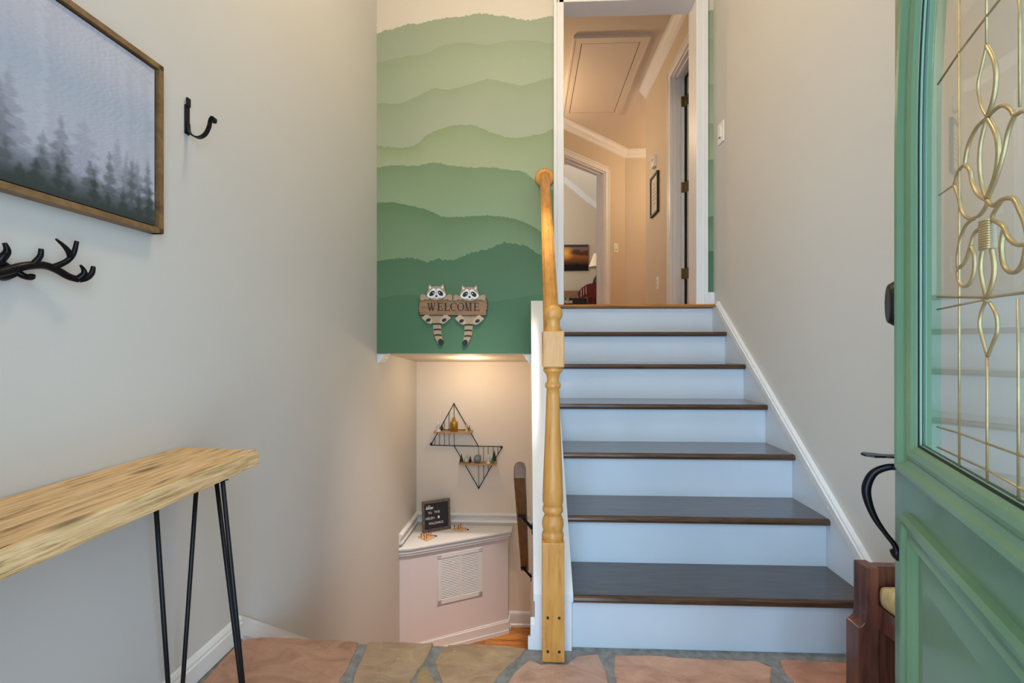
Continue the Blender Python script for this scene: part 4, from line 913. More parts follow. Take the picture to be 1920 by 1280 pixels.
# alarm clock
c = item_pos(708, 0.03, zl1); t2 = thing('alarm_clock', 'small round grey alarm clock in the middle of the lower board', 'clock', c, gL); R_ = mm(94)/2; zc_ = c[2]+R_+0.003
g = MB(); g.lathe([(0.0005, 0), (R_*0.9, 0), (R_, 0.004), (R_, 0.03), (R_*0.85, 0.036), (0.0005, 0.036)], (c[0], c[1]-0.012, zc_), 28, axis='Y'); g.build('case', M['clock'], t2, origin=c)
g = MB(); g.lathe([(0.0005, -0.001), (R_*0.78, -0.001), (R_*0.78, 0.0005)], (c[0], c[1]-0.0125, zc_), 28, axis='Y'); g.build('dial', M['clockface'], t2, origin=c)
g = MB(); g.tube([(c[0], c[1]-0.0155, zc_), (c[0]-R_*0.4, c[1]-0.0155, zc_+R_*0.35)], 0.0012, 5); g.tube([(c[0], c[1]-0.0155, zc_), (c[0]+R_*0.45, c[1]-0.0155, zc_+R_*0.1)], 0.001, 5); g.build('hands', M['sheetwhite'], t2, origin=c)
for s_ in (-1, 1):
    g = MB(); g.tube([(c[0]+s_*R_*0.45, c[1]+0.004, zc_-R_*0.8), (c[0]+s_*R_*0.7, c[1]+0.004, c[2])], 0.0025, 6); g.build('foot', M['clock'], t2, origin=c)
g = MB(); g.lathe([(0.008, 0), (0.006, 0.005), (0.0005, 0.007)], (c[0]+R_*0.72, c[1]+0.004, zc_+R_*0.78), 12); g.build('bell', M['clock'], t2, origin=c)

# ------------------------------------------------------------------ raccoon welcome sign on the mural
YG = YM-0.002
def rs(zx_, zy_, Y=YG): p = YPm(770+zx_/9.144, 520+zy_/9.144, Y); return (p[0], p[2])
og = (rs(720, 500)[0], YG, rs(720, 500)[1])
t = thing('welcome_sign', 'wooden raccoon welcome sign hanging on the green mural wall', 'sign', og)
def slab(name, pts, y0, y1, m_, parent, smooth=False):
    m = MB(); m.xz([rs(*p, Y=y1) for p in pts], y1, y0); return m.build(name, M[m_], parent, origin=og)
def ell(cx_, cy_, rx_, ry_, a=0, n=20): return [(cx_+rx_*math.cos(q)*math.cos(a)-ry_*math.sin(q)*math.sin(a), cy_+rx_*math.cos(q)*math.sin(a)+ry_*math.sin(q)*math.cos(a)) for q in [2*PI*k/n for k in range(n)]]
bd = [(160, 385), (150, 410), (165, 425), (140, 450), (150, 470), (135, 490), (150, 510), (132, 545), (150, 565), (140, 590), (160, 610), (150, 640), (1290, 645), (1298, 600), (1290, 560), (1310, 540), (1296, 500), (1315, 480), (1300, 440), (1315, 420), (1295, 400), (1300, 370), (700, 365)]
slab('board', bd, YG, YG-0.018, 'signwood', t)
slab('board_backing', [(x+(10 if x > 700 else -8), y+(14 if y > 500 else -6)) for x, y in bd], YG, YG-0.012, 'stripe', t)
for cx_ in (438, 1008):
    dy_ = 0 if cx_ == 438 else 15
    tl = -0.05 if cx_ == 438 else 0.0
    q = (lambda x, y: (cx_+(x-438), y+dy_))
    rc_ = MB()
    # rump, legs (below the board)
    rc_.xz([rs(*q(x, y), Y=YG-0.010) for x, y in [(270, 640), (610, 640), (600, 700), (560, 760), (520, 780), (380, 780), (330, 740), (290, 700)]], YG-0.010, YG)
    body = rc_.build('raccoon', M['tan'], t, origin=og)
    for sx, a_ in ((-1, 0.62), (1, -0.62)):
        legp = [(-60, -60), (-30, -95), (10, -90), (85, 20), (80, 70), (45, 85), (0, 70), (-90, -10), (-100, -30)]
        lx = cx_+sx*(-1)*0
        pts_ = [(cx_+sx*(x*-1+148-(0 if sx < 0 else 0)), 715+dy_+y*0.95) for x, y in legp]
        m = MB(); m.xz([rs(*p, Y=YG-0.016) for p in pts_], YG-0.016, YG-0.004); m.build('hind_foot', M['tanl'], body, origin=og)
        m = MB(); m.xz([rs(*p, Y=YG-0.018) for p in ell(cx_+sx*136, 738+dy_-8, 42, 28, -sx*0.45*-1 if sx < 0 else -0.45)], YG-0.018, YG-0.015); m.build('foot_pad', M['stripe'], body, origin=og)
    # tail
    s_ = 1 if cx_ == 438 else -1
    cl = [(450, 770), (452, 830), (455, 900), (462, 960), (478, 1030), (500, 1080), (512, 1140)]
    cl = [(cx_+s_*(x-438), y+dy_) for x, y in cl]; wd = [68, 68, 68, 66, 60, 54, 40]
    L_ = [(cl[i][0]-wd[i], cl[i][1]) for i in range(len(cl))]; R2 = [(cl[i][0]+wd[i], cl[i][1]) for i in range(len(cl))]
    m = MB(); m.xz([rs(*p, Y=YG-0.012) for p in L_+R2[::-1]], YG-0.012, YG); m.build('tail', M['tan'], body, origin=og)
    for k, yy in enumerate((785, 880, 975)):
        i = yy; tt_ = (yy-770)/370; xc_ = cx_+s_*(lerp(14, 28, tt_) if k < 2 else 30); hw_ = 68-4*k
        arc = [(xc_+hw_*a/5, yy+dy_+8*(a/5)**2*1.0-4) for a in range(-5, 6)]; arc2 = [(x, y+26) for x, y in arc[::-1]]
        m = MB(); m.xz([rs(*p, Y=YG-0.0135) for p in arc+arc2], YG-0.0135, YG-0.001); m.build('tail_ring', M['stripe'], body, origin=og)
    m = MB(); m.xz([rs(*p, Y=YG-0.0135) for p in ell(cl[-1][0]+s_*2, cl[-1][1]-35, 46, 56, -s_*0.3)], YG-0.0135, YG-0.001); m.build('tail_tip', M['stripe'], body, origin=og)
    # paws over the board
    for sx in (-1, 1):
        pw = [(0, 0)]; px0 = cx_+sx*215
        pts_ = [(px0+sx*60, 360+dy_*0.3), (px0+sx*62, 320+dy_*0.5), (px0+sx*40, 290+dy_*0.5), (px0, 288+dy_*0.5), (px0-sx*45, 310+dy_*0.5), (px0-sx*100, 330+dy_*0.5), (px0-sx*90, 385+dy_*0.2), (px0-sx*20, 372), (px0+sx*10, 392), (px0+sx*50, 395)]
        m = MB(); m.xz([rs(*p, Y=YG-0.026) for p in pts_], YG-0.026, YG-0.004); m.build('paw', M['tan'], body, origin=og)
    # head
    hd = [(275, 300), (280, 250), (305, 200), (345, 165), (390, 150), (438, 145), (490, 152), (540, 175), (580, 215), (600, 260), (605, 290), (590, 330), (545, 365), (490, 385), (430, 390), (360, 378), (310, 350)]
    def hh(x, y): dx, dy2 = x-438, y-270; return (cx_+dx*math.cos(tl)-dy2*math.sin(tl)*-1*0+dy2*0.0, 270+dy_+dy2+dx*tl*0.5)
    m = MB(); m.xz([rs(*hh(*p), Y=YG-0.030) for p in hd], YG-0.030, YG-0.004); head = m.build('head', M['tan'], body, origin=og)
    for sx in (-1, 1):
        er = [(438+sx*138, 210), (438+sx*132, 130), (438+sx*118, 115), (438+sx*60, 165), (438+sx*80, 200)]
        m = MB(); m.xz([rs(*hh(*p), Y=YG-0.029) for p in er], YG-0.029, YG-0.006); m.build('ear', M['tan'], body, origin=og)
        er = [(438+sx*118, 190), (438+sx*118, 142), (438+sx*85, 170), (438+sx*95, 190)]
        m = MB(); m.xz([rs(*hh(*p), Y=YG-0.031) for p in er], YG-0.031, YG-0.028); m.build('inner_ear', M['sheetwhite'], body, origin=og)
    fm = [(278, 300), (300, 262), (340, 225), (370, 195), (395, 182), (420, 195), (436, 215), (452, 195), (480, 185), (510, 200), (545, 235), (580, 268), (602, 290), (585, 330), (530, 355), (480, 345), (455, 365), (435, 368), (412, 345), (360, 352), (300, 335)]
    m = MB(); m.xz([rs(*hh(*p), Y=YG-0.0325) for p in fm], YG-0.0325, YG-0.029); m.build('face_mask', M['sheetwhite'], body, origin=og)
    for sx in (-1, 1):
        m = MB(); m.xz([rs(*hh(*p), Y=YG-0.034) for p in ell(438+sx*72, 272, 56, 36, sx*0.75)], YG-0.034, YG-0.032); m.build('eye_patch', M['stripe'], body, origin=og)
        m = MB(); m.xz([rs(*hh(*p), Y=YG-0.0348) for p in ell(438+sx*52, 262, 9, 9)], YG-0.0348, YG-0.0335); m.build('eye_glint', M['sheetwhite'], body, origin=og)
    m = MB(); m.xz([rs(*hh(*p), Y=YG-0.035) for p in [(415, 312), (438, 303), (462, 312), (455, 330), (440, 342), (424, 330)]], YG-0.035, YG-0.032); m.xz([rs(*hh(*p), Y=YG-0.0335) for p in [(433, 205), (439, 205), (441, 308), (435, 308)]], YG-0.0335, YG-0.032); m.build('nose', M['stripe'], body, origin=og)
# WELCOME in serif capitals
g = MB(); ly = YG-0.0195
def quad(pts_): g.xz([rs(*p, Y=ly) for p in pts_], ly, YG-0.017)
T0, T1 = 435, 570
def stem(x, w_=22, y0=T0, y1=T1): quad([(x-w_/2, y0), (x+w_/2, y0), (x+w_/2, y1), (x-w_/2, y1)]); quad([(x-w_/2-9, y0), (x+w_/2+9, y0), (x+w_/2+9, y0+6), (x-w_/2-9, y0+6)]); quad([(x-w_/2-9, y1-6), (x+w_/2+9, y1-6), (x+w_/2+9, y1), (x-w_/2-9, y1)])
def bar(x0_, x1_, y, h_=9): quad([(x0_, y-h_/2), (x1_, y-h_/2), (x1_, y+h_/2), (x0_, y+h_/2)])
def diag(xa_, xb_, w_, y0=T0, y1=T1): quad([(xa_-w_/2, y0), (xa_+w_/2, y0), (xb_+w_/2, y1), (xb_-w_/2, y1)])
diag(300, 330, 22); diag(365, 335, 9); diag(352, 378, 22); diag(415, 382, 9); bar(284, 318, T0+3, 6); bar(400, 428, T0+3, 6)
def Elet(x): stem(x); bar(x, x+68, T0+5); bar(x, x+72, T1-5); bar(x, x+52, 500); quad([(x+60, T0), (x+70, T0), (x+68, T0+28), (x+62, T0+28)]); quad([(x+64, T1-30), (x+72, T1-30), (x+76, T1), (x+66, T1)]); quad([(x+48, 486), (x+54, 486), (x+54, 514), (x+48, 514)])
Elet(478); stem(597); bar(597, 660, T1-5); quad([(654, T1-34), (662, T1-34), (668, T1), (656, T1)])
def arc_ring(cx_, rx_, ry_, a0, a1, wv, n=26):
    for k in range(n):
        a, c_ = lerp(a0, a1, k/n), lerp(a0, a1, (k+1)/n)
        f = lambda q: (6+wv*abs(math.cos(q)))
        quad([(cx_+rx_*math.cos(a), 502+ry_*math.sin(a)), (cx_+rx_*math.cos(c_), 502+ry_*math.sin(c_)), (cx_+(rx_-f(c_))*math.cos(c_), 502+(ry_-7)*math.sin(c_)), (cx_+(rx_-f(a))*math.cos(a), 502+(ry_-7)*math.sin(a))])
arc_ring(740, 62, 69, 0.85, 2*PI-0.8, 18); quad([(776, 438), (784, 438), (784, 478), (776, 474)])
arc_ring(858, 60, 69, 0, 2*PI, 16)
stem(945, 9); diag(950, 985, 20); diag(1022, 988, 8); stem(1030, 20)
Elet(1102)
g.build('lettering', M['stripe'], t, origin=og)

# ------------------------------------------------------------------ console table with hairpin legs
t = thing('console_table', 'rustic wood slab console table on black hairpin legs by the left wall', 'table', (-0.92, 0.7, 0)); og = (-0.92, 0.7, 0)
b = MB(); zt_ = 0.745; zb_ = 0.698
b.prism([(-1.04, -0.05), (-0.79, -0.05)], lambda x, y: (x, y, 0), lambda x, y: (x, y, 0)) if False else None
n_ = 24
P = []
for i in range(n_+1):
    y = lerp(0.24, 1.262, i/n_); P.append((-0.797+0.003*fbm(y*9, 2)-0.0, y))
P[-1] = (-0.792, 1.262)
poly = [(lwx(0.24)+0.005, 0.24)]+P+[(lwx(1.28)+0.003, 1.284)]
V = []; n = len(poly)
for z, s_ in ((zb_+0.004, 0.0), (zb_, 0.004), (zt_-0.003, 0), (zt_, 0.003)): pass
b.xy(poly, zb_, zt_); b.build('slab', M['rusticwood'], t, bevel=0.004, origin=og)
def hairpin(tops, foot, name='leg'):
    (ax, ay), (bx_, by_) = tops; m = MB(); fx, fy = foot; R_ = 0.012
    d = Vector((bx_-ax, by_-ay, 0)).normalized()
    f0 = Vector((fx, fy, R_))-d*R_; f1 = Vector((fx, fy, R_))+d*R_
    pts_ = [(ax, ay, zb_-0.004), tuple(f0+Vector((0, 0, 0.004)))]
    for k in range(1, 8):
        a = PI-k*PI/8*1.0; pts_.append(tuple(Vector((fx, fy, R_+0.002))+d*R_*math.cos(a)-Vector((0, 0, R_*math.sin(a)*0.75))))
    pts_ += [tuple(f1+Vector((0, 0, 0.004))), (bx_, by_, zb_-0.004)]
    m.tube(pts_, 0.0055, 10)
    ce = Vector(((ax+bx_)/2, (ay+by_)/2, 0)); h = (Vector((bx_, by_, 0))-Vector((ax, ay, 0))).length/2+0.006; pn = Vector((-d.y, d.x, 0))*0.012
    q = [ce-d*h-pn, ce+d*h-pn, ce+d*h+pn, ce-d*h+pn]; m.xy([(p.x, p.y) for p in q], zb_-0.002, zb_-0.0003)
    return m.build(name, M['black'], t, origin=og)
hairpin([(-0.868, 1.185), (-0.805, 1.125)], (-0.812, 1.225))
hairpin([(-0.955, 1.085), (-0.905, 1.165)], (-0.985, 1.188))
hairpin([(-0.868, 0.34), (-0.825, 0.40)], (-0.812, 0.30)); hairpin([(-0.97, 0.39), (-0.92, 0.33)], (-0.995, 0.31))

# ------------------------------------------------------------------ framed forest print on the left wall
def wl(y, n): return lwx(y)+n
def fog(u, v):   # u 0..1 along the wall (right end = 1), v up
    sky = mixc(srgb(168, 172, 184), srgb(186, 186, 196), v)
    c = mixc(sky, srgb(150, 168, 184), max(0, 0.5-abs(v-0.62)*2.2)*(1 if u > .3 else .5))
    def layer(h, seed, fr, col, c, soft):
        cov = 0.0; base = h*0.40+0.02*fbm(u*14, seed)
        for q in range(-2, 3):
            k = math.floor(u*fr)+q; ctr = (k+0.5+0.7*(hsh(k+seed)-.5))/fr; hg = h*(0.5+0.62*hsh(k*1.7+seed)); wd = (0.36+0.2*hsh(k*2.3+seed))/fr
            if v < hg:
                t_ = (hg-v)/hg; br = 0.72+0.28*math.sin(v*95+hsh(k)*9)+0.25*n1(v*120+k, seed)
                lim = wd*min(1, t_*1.5+0.04)*br
                e_ = (lim-abs(u-ctr))/0.010; cov = max(cov, min(1, max(0, e_+0.5+0.25*n1(u*260+v*60, seed))))
        cov = max(cov, min(1, max(0, (base-v)/0.05)))
        fade = soft*(0.72+0.28*min(1, (h-v)/max(h, .01)))
        return mixc(c, col, cov*max(0, fade))
    sl = 1.0-0.42*u
    c = layer(0.92*sl*(1 if u < .35 else .8), 3, 5, srgb(132, 132, 148), c, 0.42)
    c = layer(0.66*sl, 11, 9, srgb(118, 118, 130), c, 0.5)
    c = layer(0.50*(1.1-0.35*u), 23, 13, srgb(92, 98, 104), c, 0.6)
    c = layer(0.36, 31, 16, srgb(70, 78, 78), c, 0.75)
    c = layer(0.22, 47, 21, srgb(48, 56, 52), c, 0.85)
    g_ = 0.04*n1(u*170+n1(v*130, 5)*2, 8); return tuple(max(0, q*(1+g_*2.0)) for q in c[:3])+(1,)
t = thing('framed_forest_print', 'large wood framed print of foggy evergreen forest on the left wall', 'picture', (lwx(0.8), 0.8, 1.595)); og = (lwx(0.8), 0.8, 1.595)
fy0, fy1, fz0, fz1 = 0.36, 1.19, 1.364, 1.832; fw, fdp = 0.024, 0.034
b = MB()
def wbox(mb, y0, y1, n0, n1_, z0, z1, mi=0):
    Q = [(wl(y, n), y, z) for z in (z0, z1) for y, n in ((y0, n0), (y1, n0), (y1, n1_), (y0, n1_))]
    mb.add(Q, [(0, 3, 2, 1), (4, 5, 6, 7), (0, 1, 5, 4), (1, 2, 6, 5), (2, 3, 7, 6), (3, 0, 4, 7)], mi)
wbox(b, fy0, fy1, 0.001, fdp, fz0, fz0+0.014); wbox(b, fy0, fy1, 0.001, fdp, fz1-0.014, fz1); wbox(b, fy0, fy0+0.014, 0.001, fdp, fz0, fz1); wbox(b, fy1-0.014, fy1, 0.001, fdp, fz0, fz1)
b.build('frame', M['frame'], t, origin=og)
b = MB(); wbox(b, fy0+.012, fy1-.012, 0.001, 0.012, fz0+.012, fz1-.012); b.build('backing_gap', M['stripe'], t, origin=og)
b = MB(); NXg, NZg = 230, 130; ga, gb, gc, gd = fy0+.019, fy1-.019, fz0+.019, fz1-.019
grid = [[fog(i/NXg, j/NZg) for j in range(NZg+1)] for i in range(NXg+1)]
for i in range(NXg):
    for j in range(NZg):
        ya_, yb_ = lerp(ga, gb, i/NXg), lerp(ga, gb, (i+1)/NXg); za_, zb2_ = lerp(gc, gd, j/NZg), lerp(gc, gd, (j+1)/NZg)
        b.add([(wl(ya_, .0245), ya_, za_), (wl(yb_, .0245), yb_, za_), (wl(yb_, .0245), yb_, zb2_), (wl(ya_, .0245), ya_, zb2_)], [(0, 1, 2, 3)], 0, False, (grid[i][j], grid[i+1][j], grid[i+1][j+1], grid[i][j+1]))
wb = MB(); wbox(wb, ga, gb, 0.012, 0.0243, gc, gd); wb.build('canvas', M['dark'], t, origin=og)
b.build('forest_print', M['paint'], t, paint=True, origin=og)

# single wall hook
t = thing('wall_hook', 'single black iron wall hook right of the forest print', 'hook', (lwx(1.3), 1.3, 1.76)); og = (lwx(1.3), 1.3, 1.76)
b = MB(); wbox(b, 1.298, 1.316, 0.0005, 0.005, 1.70, 1.79); wbox(b, 1.300, 1.314, 0.004, 0.010, 1.785, 1.812)
b.build('back_plate', M['black'], t, bevel=0.002, origin=og)
b = MB(); p = cr_spline([(0.006, 1.735), (0.008, 1.712), (0.02, 1.697), (0.04, 1.69), (0.06, 1.70), (0.072, 1.722), (0.076, 1.74), (0.082, 1.75), (0.090, 1.748), (0.090, 1.738), (0.082, 1.737)], 5)
hk = [Vector((wl(1.307, n), 1.307, z)) for n, z in p]; m = MB()
for s_ in (-0.007, 0.007): pass
prev = None; V = []
for i, q in enumerate(hk):
    tn = (hk[min(i+1, len(hk)-1)]-hk[max(i-1, 0)]).normalized(); up_ = Vector((0, 1, 0)); nn = tn.cross(up_).normalized()*0.0022; wv = up_*0.0065
    V += [q-wv-nn, q+wv-nn, q+wv+nn, q-wv+nn]
nq = len(hk); Fc = []
for i in range(nq-1):
    for k in range(4): Fc.append((i*4+k, i*4+(k+1) % 4, (i+1)*4+(k+1) % 4, (i+1)*4+k))
Fc += [(3, 2, 1, 0), (4*nq-4, 4*nq-3, 4*nq-2, 4*nq-1)]
m.add(V, Fc); m.build('hook_arm', M['black'], t, origin=og)

# antler coat rack
og = (lwx(0.86), 0.86, 1.22)
t = thing('antler_coat_rack', 'dark metal antler shaped coat rack below the forest print', 'coat rack', og)
def ap(px, py, n):   # point of the plane n in front of the left wall under a pixel
    xc = (px-960)/F; r = (xc*CS-SN, xc*SN+CS, -(py-HY)/F); k = (-1.041-.0401*1.534+n)/(r[0]-.0401*r[1]); return (r[0]*k, r[1]*k, ZC+r[2]*k)
def branch(mb, pts_, r0, r1):
    q = cr_spline([ap(*p_) for p_ in pts_], 5); R_ = [lerp(r0, r1, (i/(len(q)-1))**1.4) for i in range(len(q))]; mb.tube(q, R_, 10)
b = MB()
branch(b, [(-60, 530, .02), (-20, 515, .022), (10, 508, .025), (45, 499, .028), (80, 497, .026), (105, 505, .026), (128, 518, .03), (148, 524, .036)], 0.0095, 0.0075)
b.build('beam', M['iron'], t, origin=og)
for pts_, r0, r1 in (
    ([(95, 502, .026), (112, 496, .032), (127, 488, .038), (138, 475, .043), (144, 452, .046)], .0068, .0042),
    ([(133, 482, .040), (129, 472, .044), (119, 460, .046), (105, 448, .048)], .0068, .0022),
    ([(60, 497, .028), (70, 487, .032), (76, 478, .034), (77, 466, .036)], .0062, .0042),
    ([(148, 524, .036), (162, 521, .042), (172, 512, .046), (175, 499, .048)], .0075, .0042),
    ([(146, 523, .036), (157, 514, .044), (157, 506, .046), (151, 497, .048)], .0075, .0025),
    ([(-6, 492, .03), (4, 483, .036), (12, 474, .038), (13, 466, .04), (8, 455, .04)], .0085, .0035),
    ([(-10, 485, .012), (12, 499, .014), (30, 508, .014), (44, 517, .02), (58, 520, .03), (60, 515, .034)], .0075, .0055),
    ([(-60, 530, .02), (-80, 500, .03), (-84, 470, .04)], .0075, .003)):
    b = MB(); branch(b, pts_, r0, r1); b.build('tine', M['iron'], t, origin=og)
for q in ((5, 512), (-70, 520)):
    b = MB(); c = ap(q[0], q[1], 0.0); b.lathe([(0.016, 0.001), (0.014, 0.008), (0.008, 0.024)], c, 14, axis='X')
    b.build('wall_mount', M['iron'], t, origin=og)

# ------------------------------------------------------------------ bench by the right wall
bx0, by1 = 0.866, 1.225
t = thing('bench', 'reddish brown wooden bench with tan woven seat beside the green door', 'bench', (1.0, 0.85, 0)); og = (1.0, 0.85, 0)
ps = [(0.0, 0), (0.053, 0), (0.053, 0.47), (0.020, 0.47), (0.020, 0.345), (0.017, 0.325), (0.008, 0.315), (0.0, 0.313)]
for ya in (by1-0.045, 0.50):
    b = MB(); b.xz([(bx0+x, z) for x, z in ps], ya, ya+0.045); b.build('leg', M['bench'], t, bevel=0.002, origin=og)
    b = MB(); b.box(WR-0.062, WR-0.022, ya, ya+0.045, 0, 0.47, bev=0.002); b.build('leg', M['bench'], t, origin=og)
    b = MB(); b.box(bx0+0.053, WR-0.062, ya+0.012, ya+0.034, 0.06, 0.468); b.build('end_panel', M['bench'], t, origin=og)
b = MB(); b.box(bx0+0.05, bx0+0.068, 0.545, by1-0.045, 0.312, 0.372); b.box(WR-0.055, WR-0.035, 0.545, by1-0.045, 0.312, 0.372); b.build('apron', M['bench'], t, origin=og)
b = MB(); b.box(bx0+0.046, WR-0.03, 0.547, by1-0.047, 0.373, 0.428, bev=0.018); b.sm = [True]*len(b.sm); b.build('seat', M['cushion'], t, origin=og)

# ------------------------------------------------------------------ green entry door, swung open
P0 = Vector((0.797, 0.980)); a_ = math.radians(26.1); du = Vector((-math.sin(a_), -math.cos(a_))); dn = Vector((-math.cos(a_), math.sin(a_)))
def dp(u, n, z): return (P0.x+du.x*u+dn.x*n, P0.y+du.y*u+dn.y*n, z)
def duv(px, py, n):   # door coordinates (u, z) under a pixel in the plane n
    xc = (px-960)/F; r = Vector((xc*CS-SN, xc*SN+CS)); o_ = P0+dn*n
    # r*k = o_ + du*u
    det = r.x*(-du.y)+du.x*r.y; k = (o_.x*(-du.y)+du.x*o_.y)/det; q = r*k-o_; return (q.dot(du), ZC-(py-HY)/F*k)
def pbox(mb, u0, u1, n0, n1_, z0, z1, mi=0):
    Q = [dp(u, n, z) for z in (z0, z1) for u, n in ((u0, n0), (u1, n0), (u1, n1_), (u0, n1_))]
    mb.add(Q, [(0, 3, 2, 1), (4, 5, 6, 7), (0, 1, 5, 4), (1, 2, 6, 5), (2, 3, 7, 6), (3, 0, 4, 7)], mi)
og = dp(0.42, -0.022, 0.01)
door = bpy.data.objects.new('door_1', None); COL.objects.link(door); door.location = og; PB['door_1'] = Vector(og); door['kind'] = 'structure'
uc = duv(1849, 500, -0.01)[0]; ug = duv(1738, 500, -0.01)[0]; ha = uc-ug; DW = uc*2
print('door uc, ug, half, width', uc, ug, ha, DW)
zgb = 0.868; zsp = 1.42; bb_ = 0.56     # glass opening bottom, spring line of the arch, arch height (for the glass edge)
def arch(hw_, drop, n=28):  # closed outline, half width hw_, bottom lowered by drop
    k = hw_-ha
    pts_ = [(uc-hw_, zgb-drop), (uc+hw_, zgb-drop)]
    for i in range(n+1):
        q = PI*i/n; pts_.append((uc+hw_*math.cos(q), zsp+(bb_+k)*math.sin(q)))
    return pts_
# leaf built as a slab with an arched hole
b = MB(); inner = arch(ha+0.0, 0.0); H_ = 2.12
def strip(mb, A_, B_, nA, nB, mi=0, smooth=False):
    n = len(A_); V = [dp(p[0], nA, p[1]) for p in A_]+[dp(p[0], nB, p[1]) for p in B_]
    mb.add(V, [(i, (i+1) % n, n+(i+1) % n, n+i) for i in range(n)], mi, smooth)
m_out = []
n = len(inner)
for p in inner:
    pass
# outer rectangle points matched to the inner outline
def rect_match(pts_):
    out = [(0.0, 0.01+0.68), (DW, 0.69)]
    for p in pts_[2:]:
        if p is pts_[2]: out.append((DW, p[1])); continue
        if p is pts_[-1]: out.append((0.0, p[1])); continue
        dx, dz_ = p[0]-uc, p[1]-zsp; k1 = (DW/2)/abs(dx) if abs(dx) > 1e-6 else 1e9; k2 = (H_-zsp)/dz_ if dz_ > 1e-6 else 1e9; k = min(k1, k2); out.append((uc+dx*k, zsp+dz_*k))
    return out
rect = rect_match(inner)
inner2 = arch(ha+0.05, 0.05); strip(b, rect, inner, 0.0, 0.0); strip(b, rect, inner2, -0.044, -0.044)
strip(b, inner, inner, 0.0, -0.010); strip(b, inner, inner2, -0.010, -0.044); strip(b, rect, rect, 0.0, -0.044)
pbox(b, 0, DW, -0.044, 0.0, 0.01, 0.69)
b.build('leaf', M['green'], door, origin=og)
# raised moulding round the glass
def ring_mould(prof_, base, name, m_):
    mb = MB(); n = len(prof_)
    for i in range(n-1): strip(mb, base(prof_[i][0]), base(prof_[i+1][0]), prof_[i][1], prof_[i+1][1])
    return mb.build(name, M[m_], door, origin=og)
gl = lambda w_: arch(ha+w_, w_)
ring_mould([(0.070, 0.0), (0.069, 0.012), (0.064, 0.020), (0.056, 0.024), (0.048, 0.022), (0.042, 0.013), (0.034, 0.010), (0.029, 0.013), (0.022, 0.014), (0.012, 0.010), (0.005, 0.003), (0.003, -0.006)], gl, 'glass_moulding', 'green')
ring_mould([(0.0045, 0.002), (0.001, 0.001), (-0.001, -0.0075)], gl, 'glazing_gasket', 'gasket_gap')
# glass
b = MB(); o1 = arch(ha+0.012, 0.012); n = len(o1); V = [dp(p[0], -0.004, p[1]) for p in o1]+[dp(p[0], -0.009, p[1]) for p in o1]
b.add(V, [tuple(range(n)), tuple(range(2*n-1, n-1, -1))]+[(i, n+i, n+(i+1) % n, (i+1) % n) for i in range(n)]); b.build('glass_pane', M['glass'], door, origin=og)
# cames
CN = [
 ([(1798, -80), (1798, 560), (1798, 900)], .0022, 0), ([(1849, -80), (1849, 85)], .0022, 0), ([(1850, 665), (1850, 905)], .0022, 0), ([(1911, -80), (1911, 200)], .0022, 0), ([(1908, 560), (1909, 960)], .0022, 0),
 ([(1758, 158), (1798, 98), (1849, 31), (1890, -22), (1940, -90)], .0024, 0),
 ([(1849, 85), (1840, 125), (1833, 160), (1838, 195), (1849, 218)], .0026, 1), ([(1849, 85), (1862, 110), (1867, 140), (1863, 180), (1852, 216)], .0038, 1),
 ([(1808, 310), (1815, 272), (1830, 240), (1849, 221), (1868, 203), (1882, 198), (1895, 206), (1902, 216), (1920, 208), (1945, 225)], .0036, 1),
 ([(1849, 221), (1838, 270), (1836, 310), (1840, 345), (1849, 372)], .0034, 1), ([(1852, 222), (1867, 250), (1872, 285), (1866, 330), (1850, 372)], .0045, 1),
 ([(1902, 216), (1890, 245), (1880, 290), (1868, 330), (1852, 372)], .0036, 1),
 ([(1808, 308), (1818, 318), (1822, 340), (1832, 362), (1849, 375)], .0042, 1), ([(1808, 308), (1797, 320), (1789, 345)], .0034, 1), ([(1789, 346), (1760, 366)], .002, 1),
 ([(1789, 347), (1797, 370), (1803, 395), (1815, 409), (1835, 404), (1849, 385), (1850, 375)], .0036, 1),
 ([(1850, 374), (1862, 385), (1880, 373), (1900, 373), (1912, 395), (1922, 420), (1930, 460)], .0042, 1), ([(1858, 415), (1863, 398), (1880, 373)], .0034, 1),
 ([(1830, 408), (1812, 420), (1801, 445), (1795, 480), (1796, 505)], .0034, 1),
 ([(1842, 424), (1826, 438), (1818, 465), (1809, 490), (1796, 506), (1797, 525), (1806, 537), (1818, 530), (1826, 505), (1826, 480), (1820, 462)], .0036, 1),
 ([(1842, 466), (1838, 500), (1842, 530), (1849, 558)], .0034, 1), ([(1859, 466), (1864, 500), (1860, 530), (1850, 558)], .004, 1),
 ([(1860, 412), (1880, 424), (1890, 445), (1905, 458), (1922, 458)], .004, 1), ([(1882, 430), (1877, 462), (1881, 495), (1893, 510), (1908, 507), (1919, 488), (1924, 455)], .004, 1),
 ([(1757, 556), (1849, 558), (1930, 547), (2010, 530)], .0028, 0), ([(1757, 580), (1849, 561)], .0024, 0),
 ([(1849, 561), (1839, 585), (1836, 610), (1843, 640), (1851, 667)], .003, 1), ([(1855, 567), (1867, 590), (1869, 620), (1860, 645), (1851, 667)], .003, 1),
 ([(1757, 800), (1798, 812), (1849, 831), (1930, 860), (2010, 895)], .0024, 0), ([(1757, 838), (1849, 880), (1930, 925)], .0024, 0)]
scroll = MB(); bars = MB()
for pts_, r_, k in CN:
    q = [duv(x, y, -0.0035) for x, y in pts_]; q = [(min(p[0], uc+ha*1.0), min(max(p[1], zgb), 1.9)) for p in q]
    q = cr_spline(q, 6) if k else q
    tgt = scroll if k else bars
    tgt.tube([dp(p[0], -0.0040, p[1]) for p in q], r_*(0.72 if k else 0.7), 8)
scroll.build('scroll_came', M['brass'], door, origin=og); bars.build('straight_came', M['brass'], door, origin=og)
b = MB()
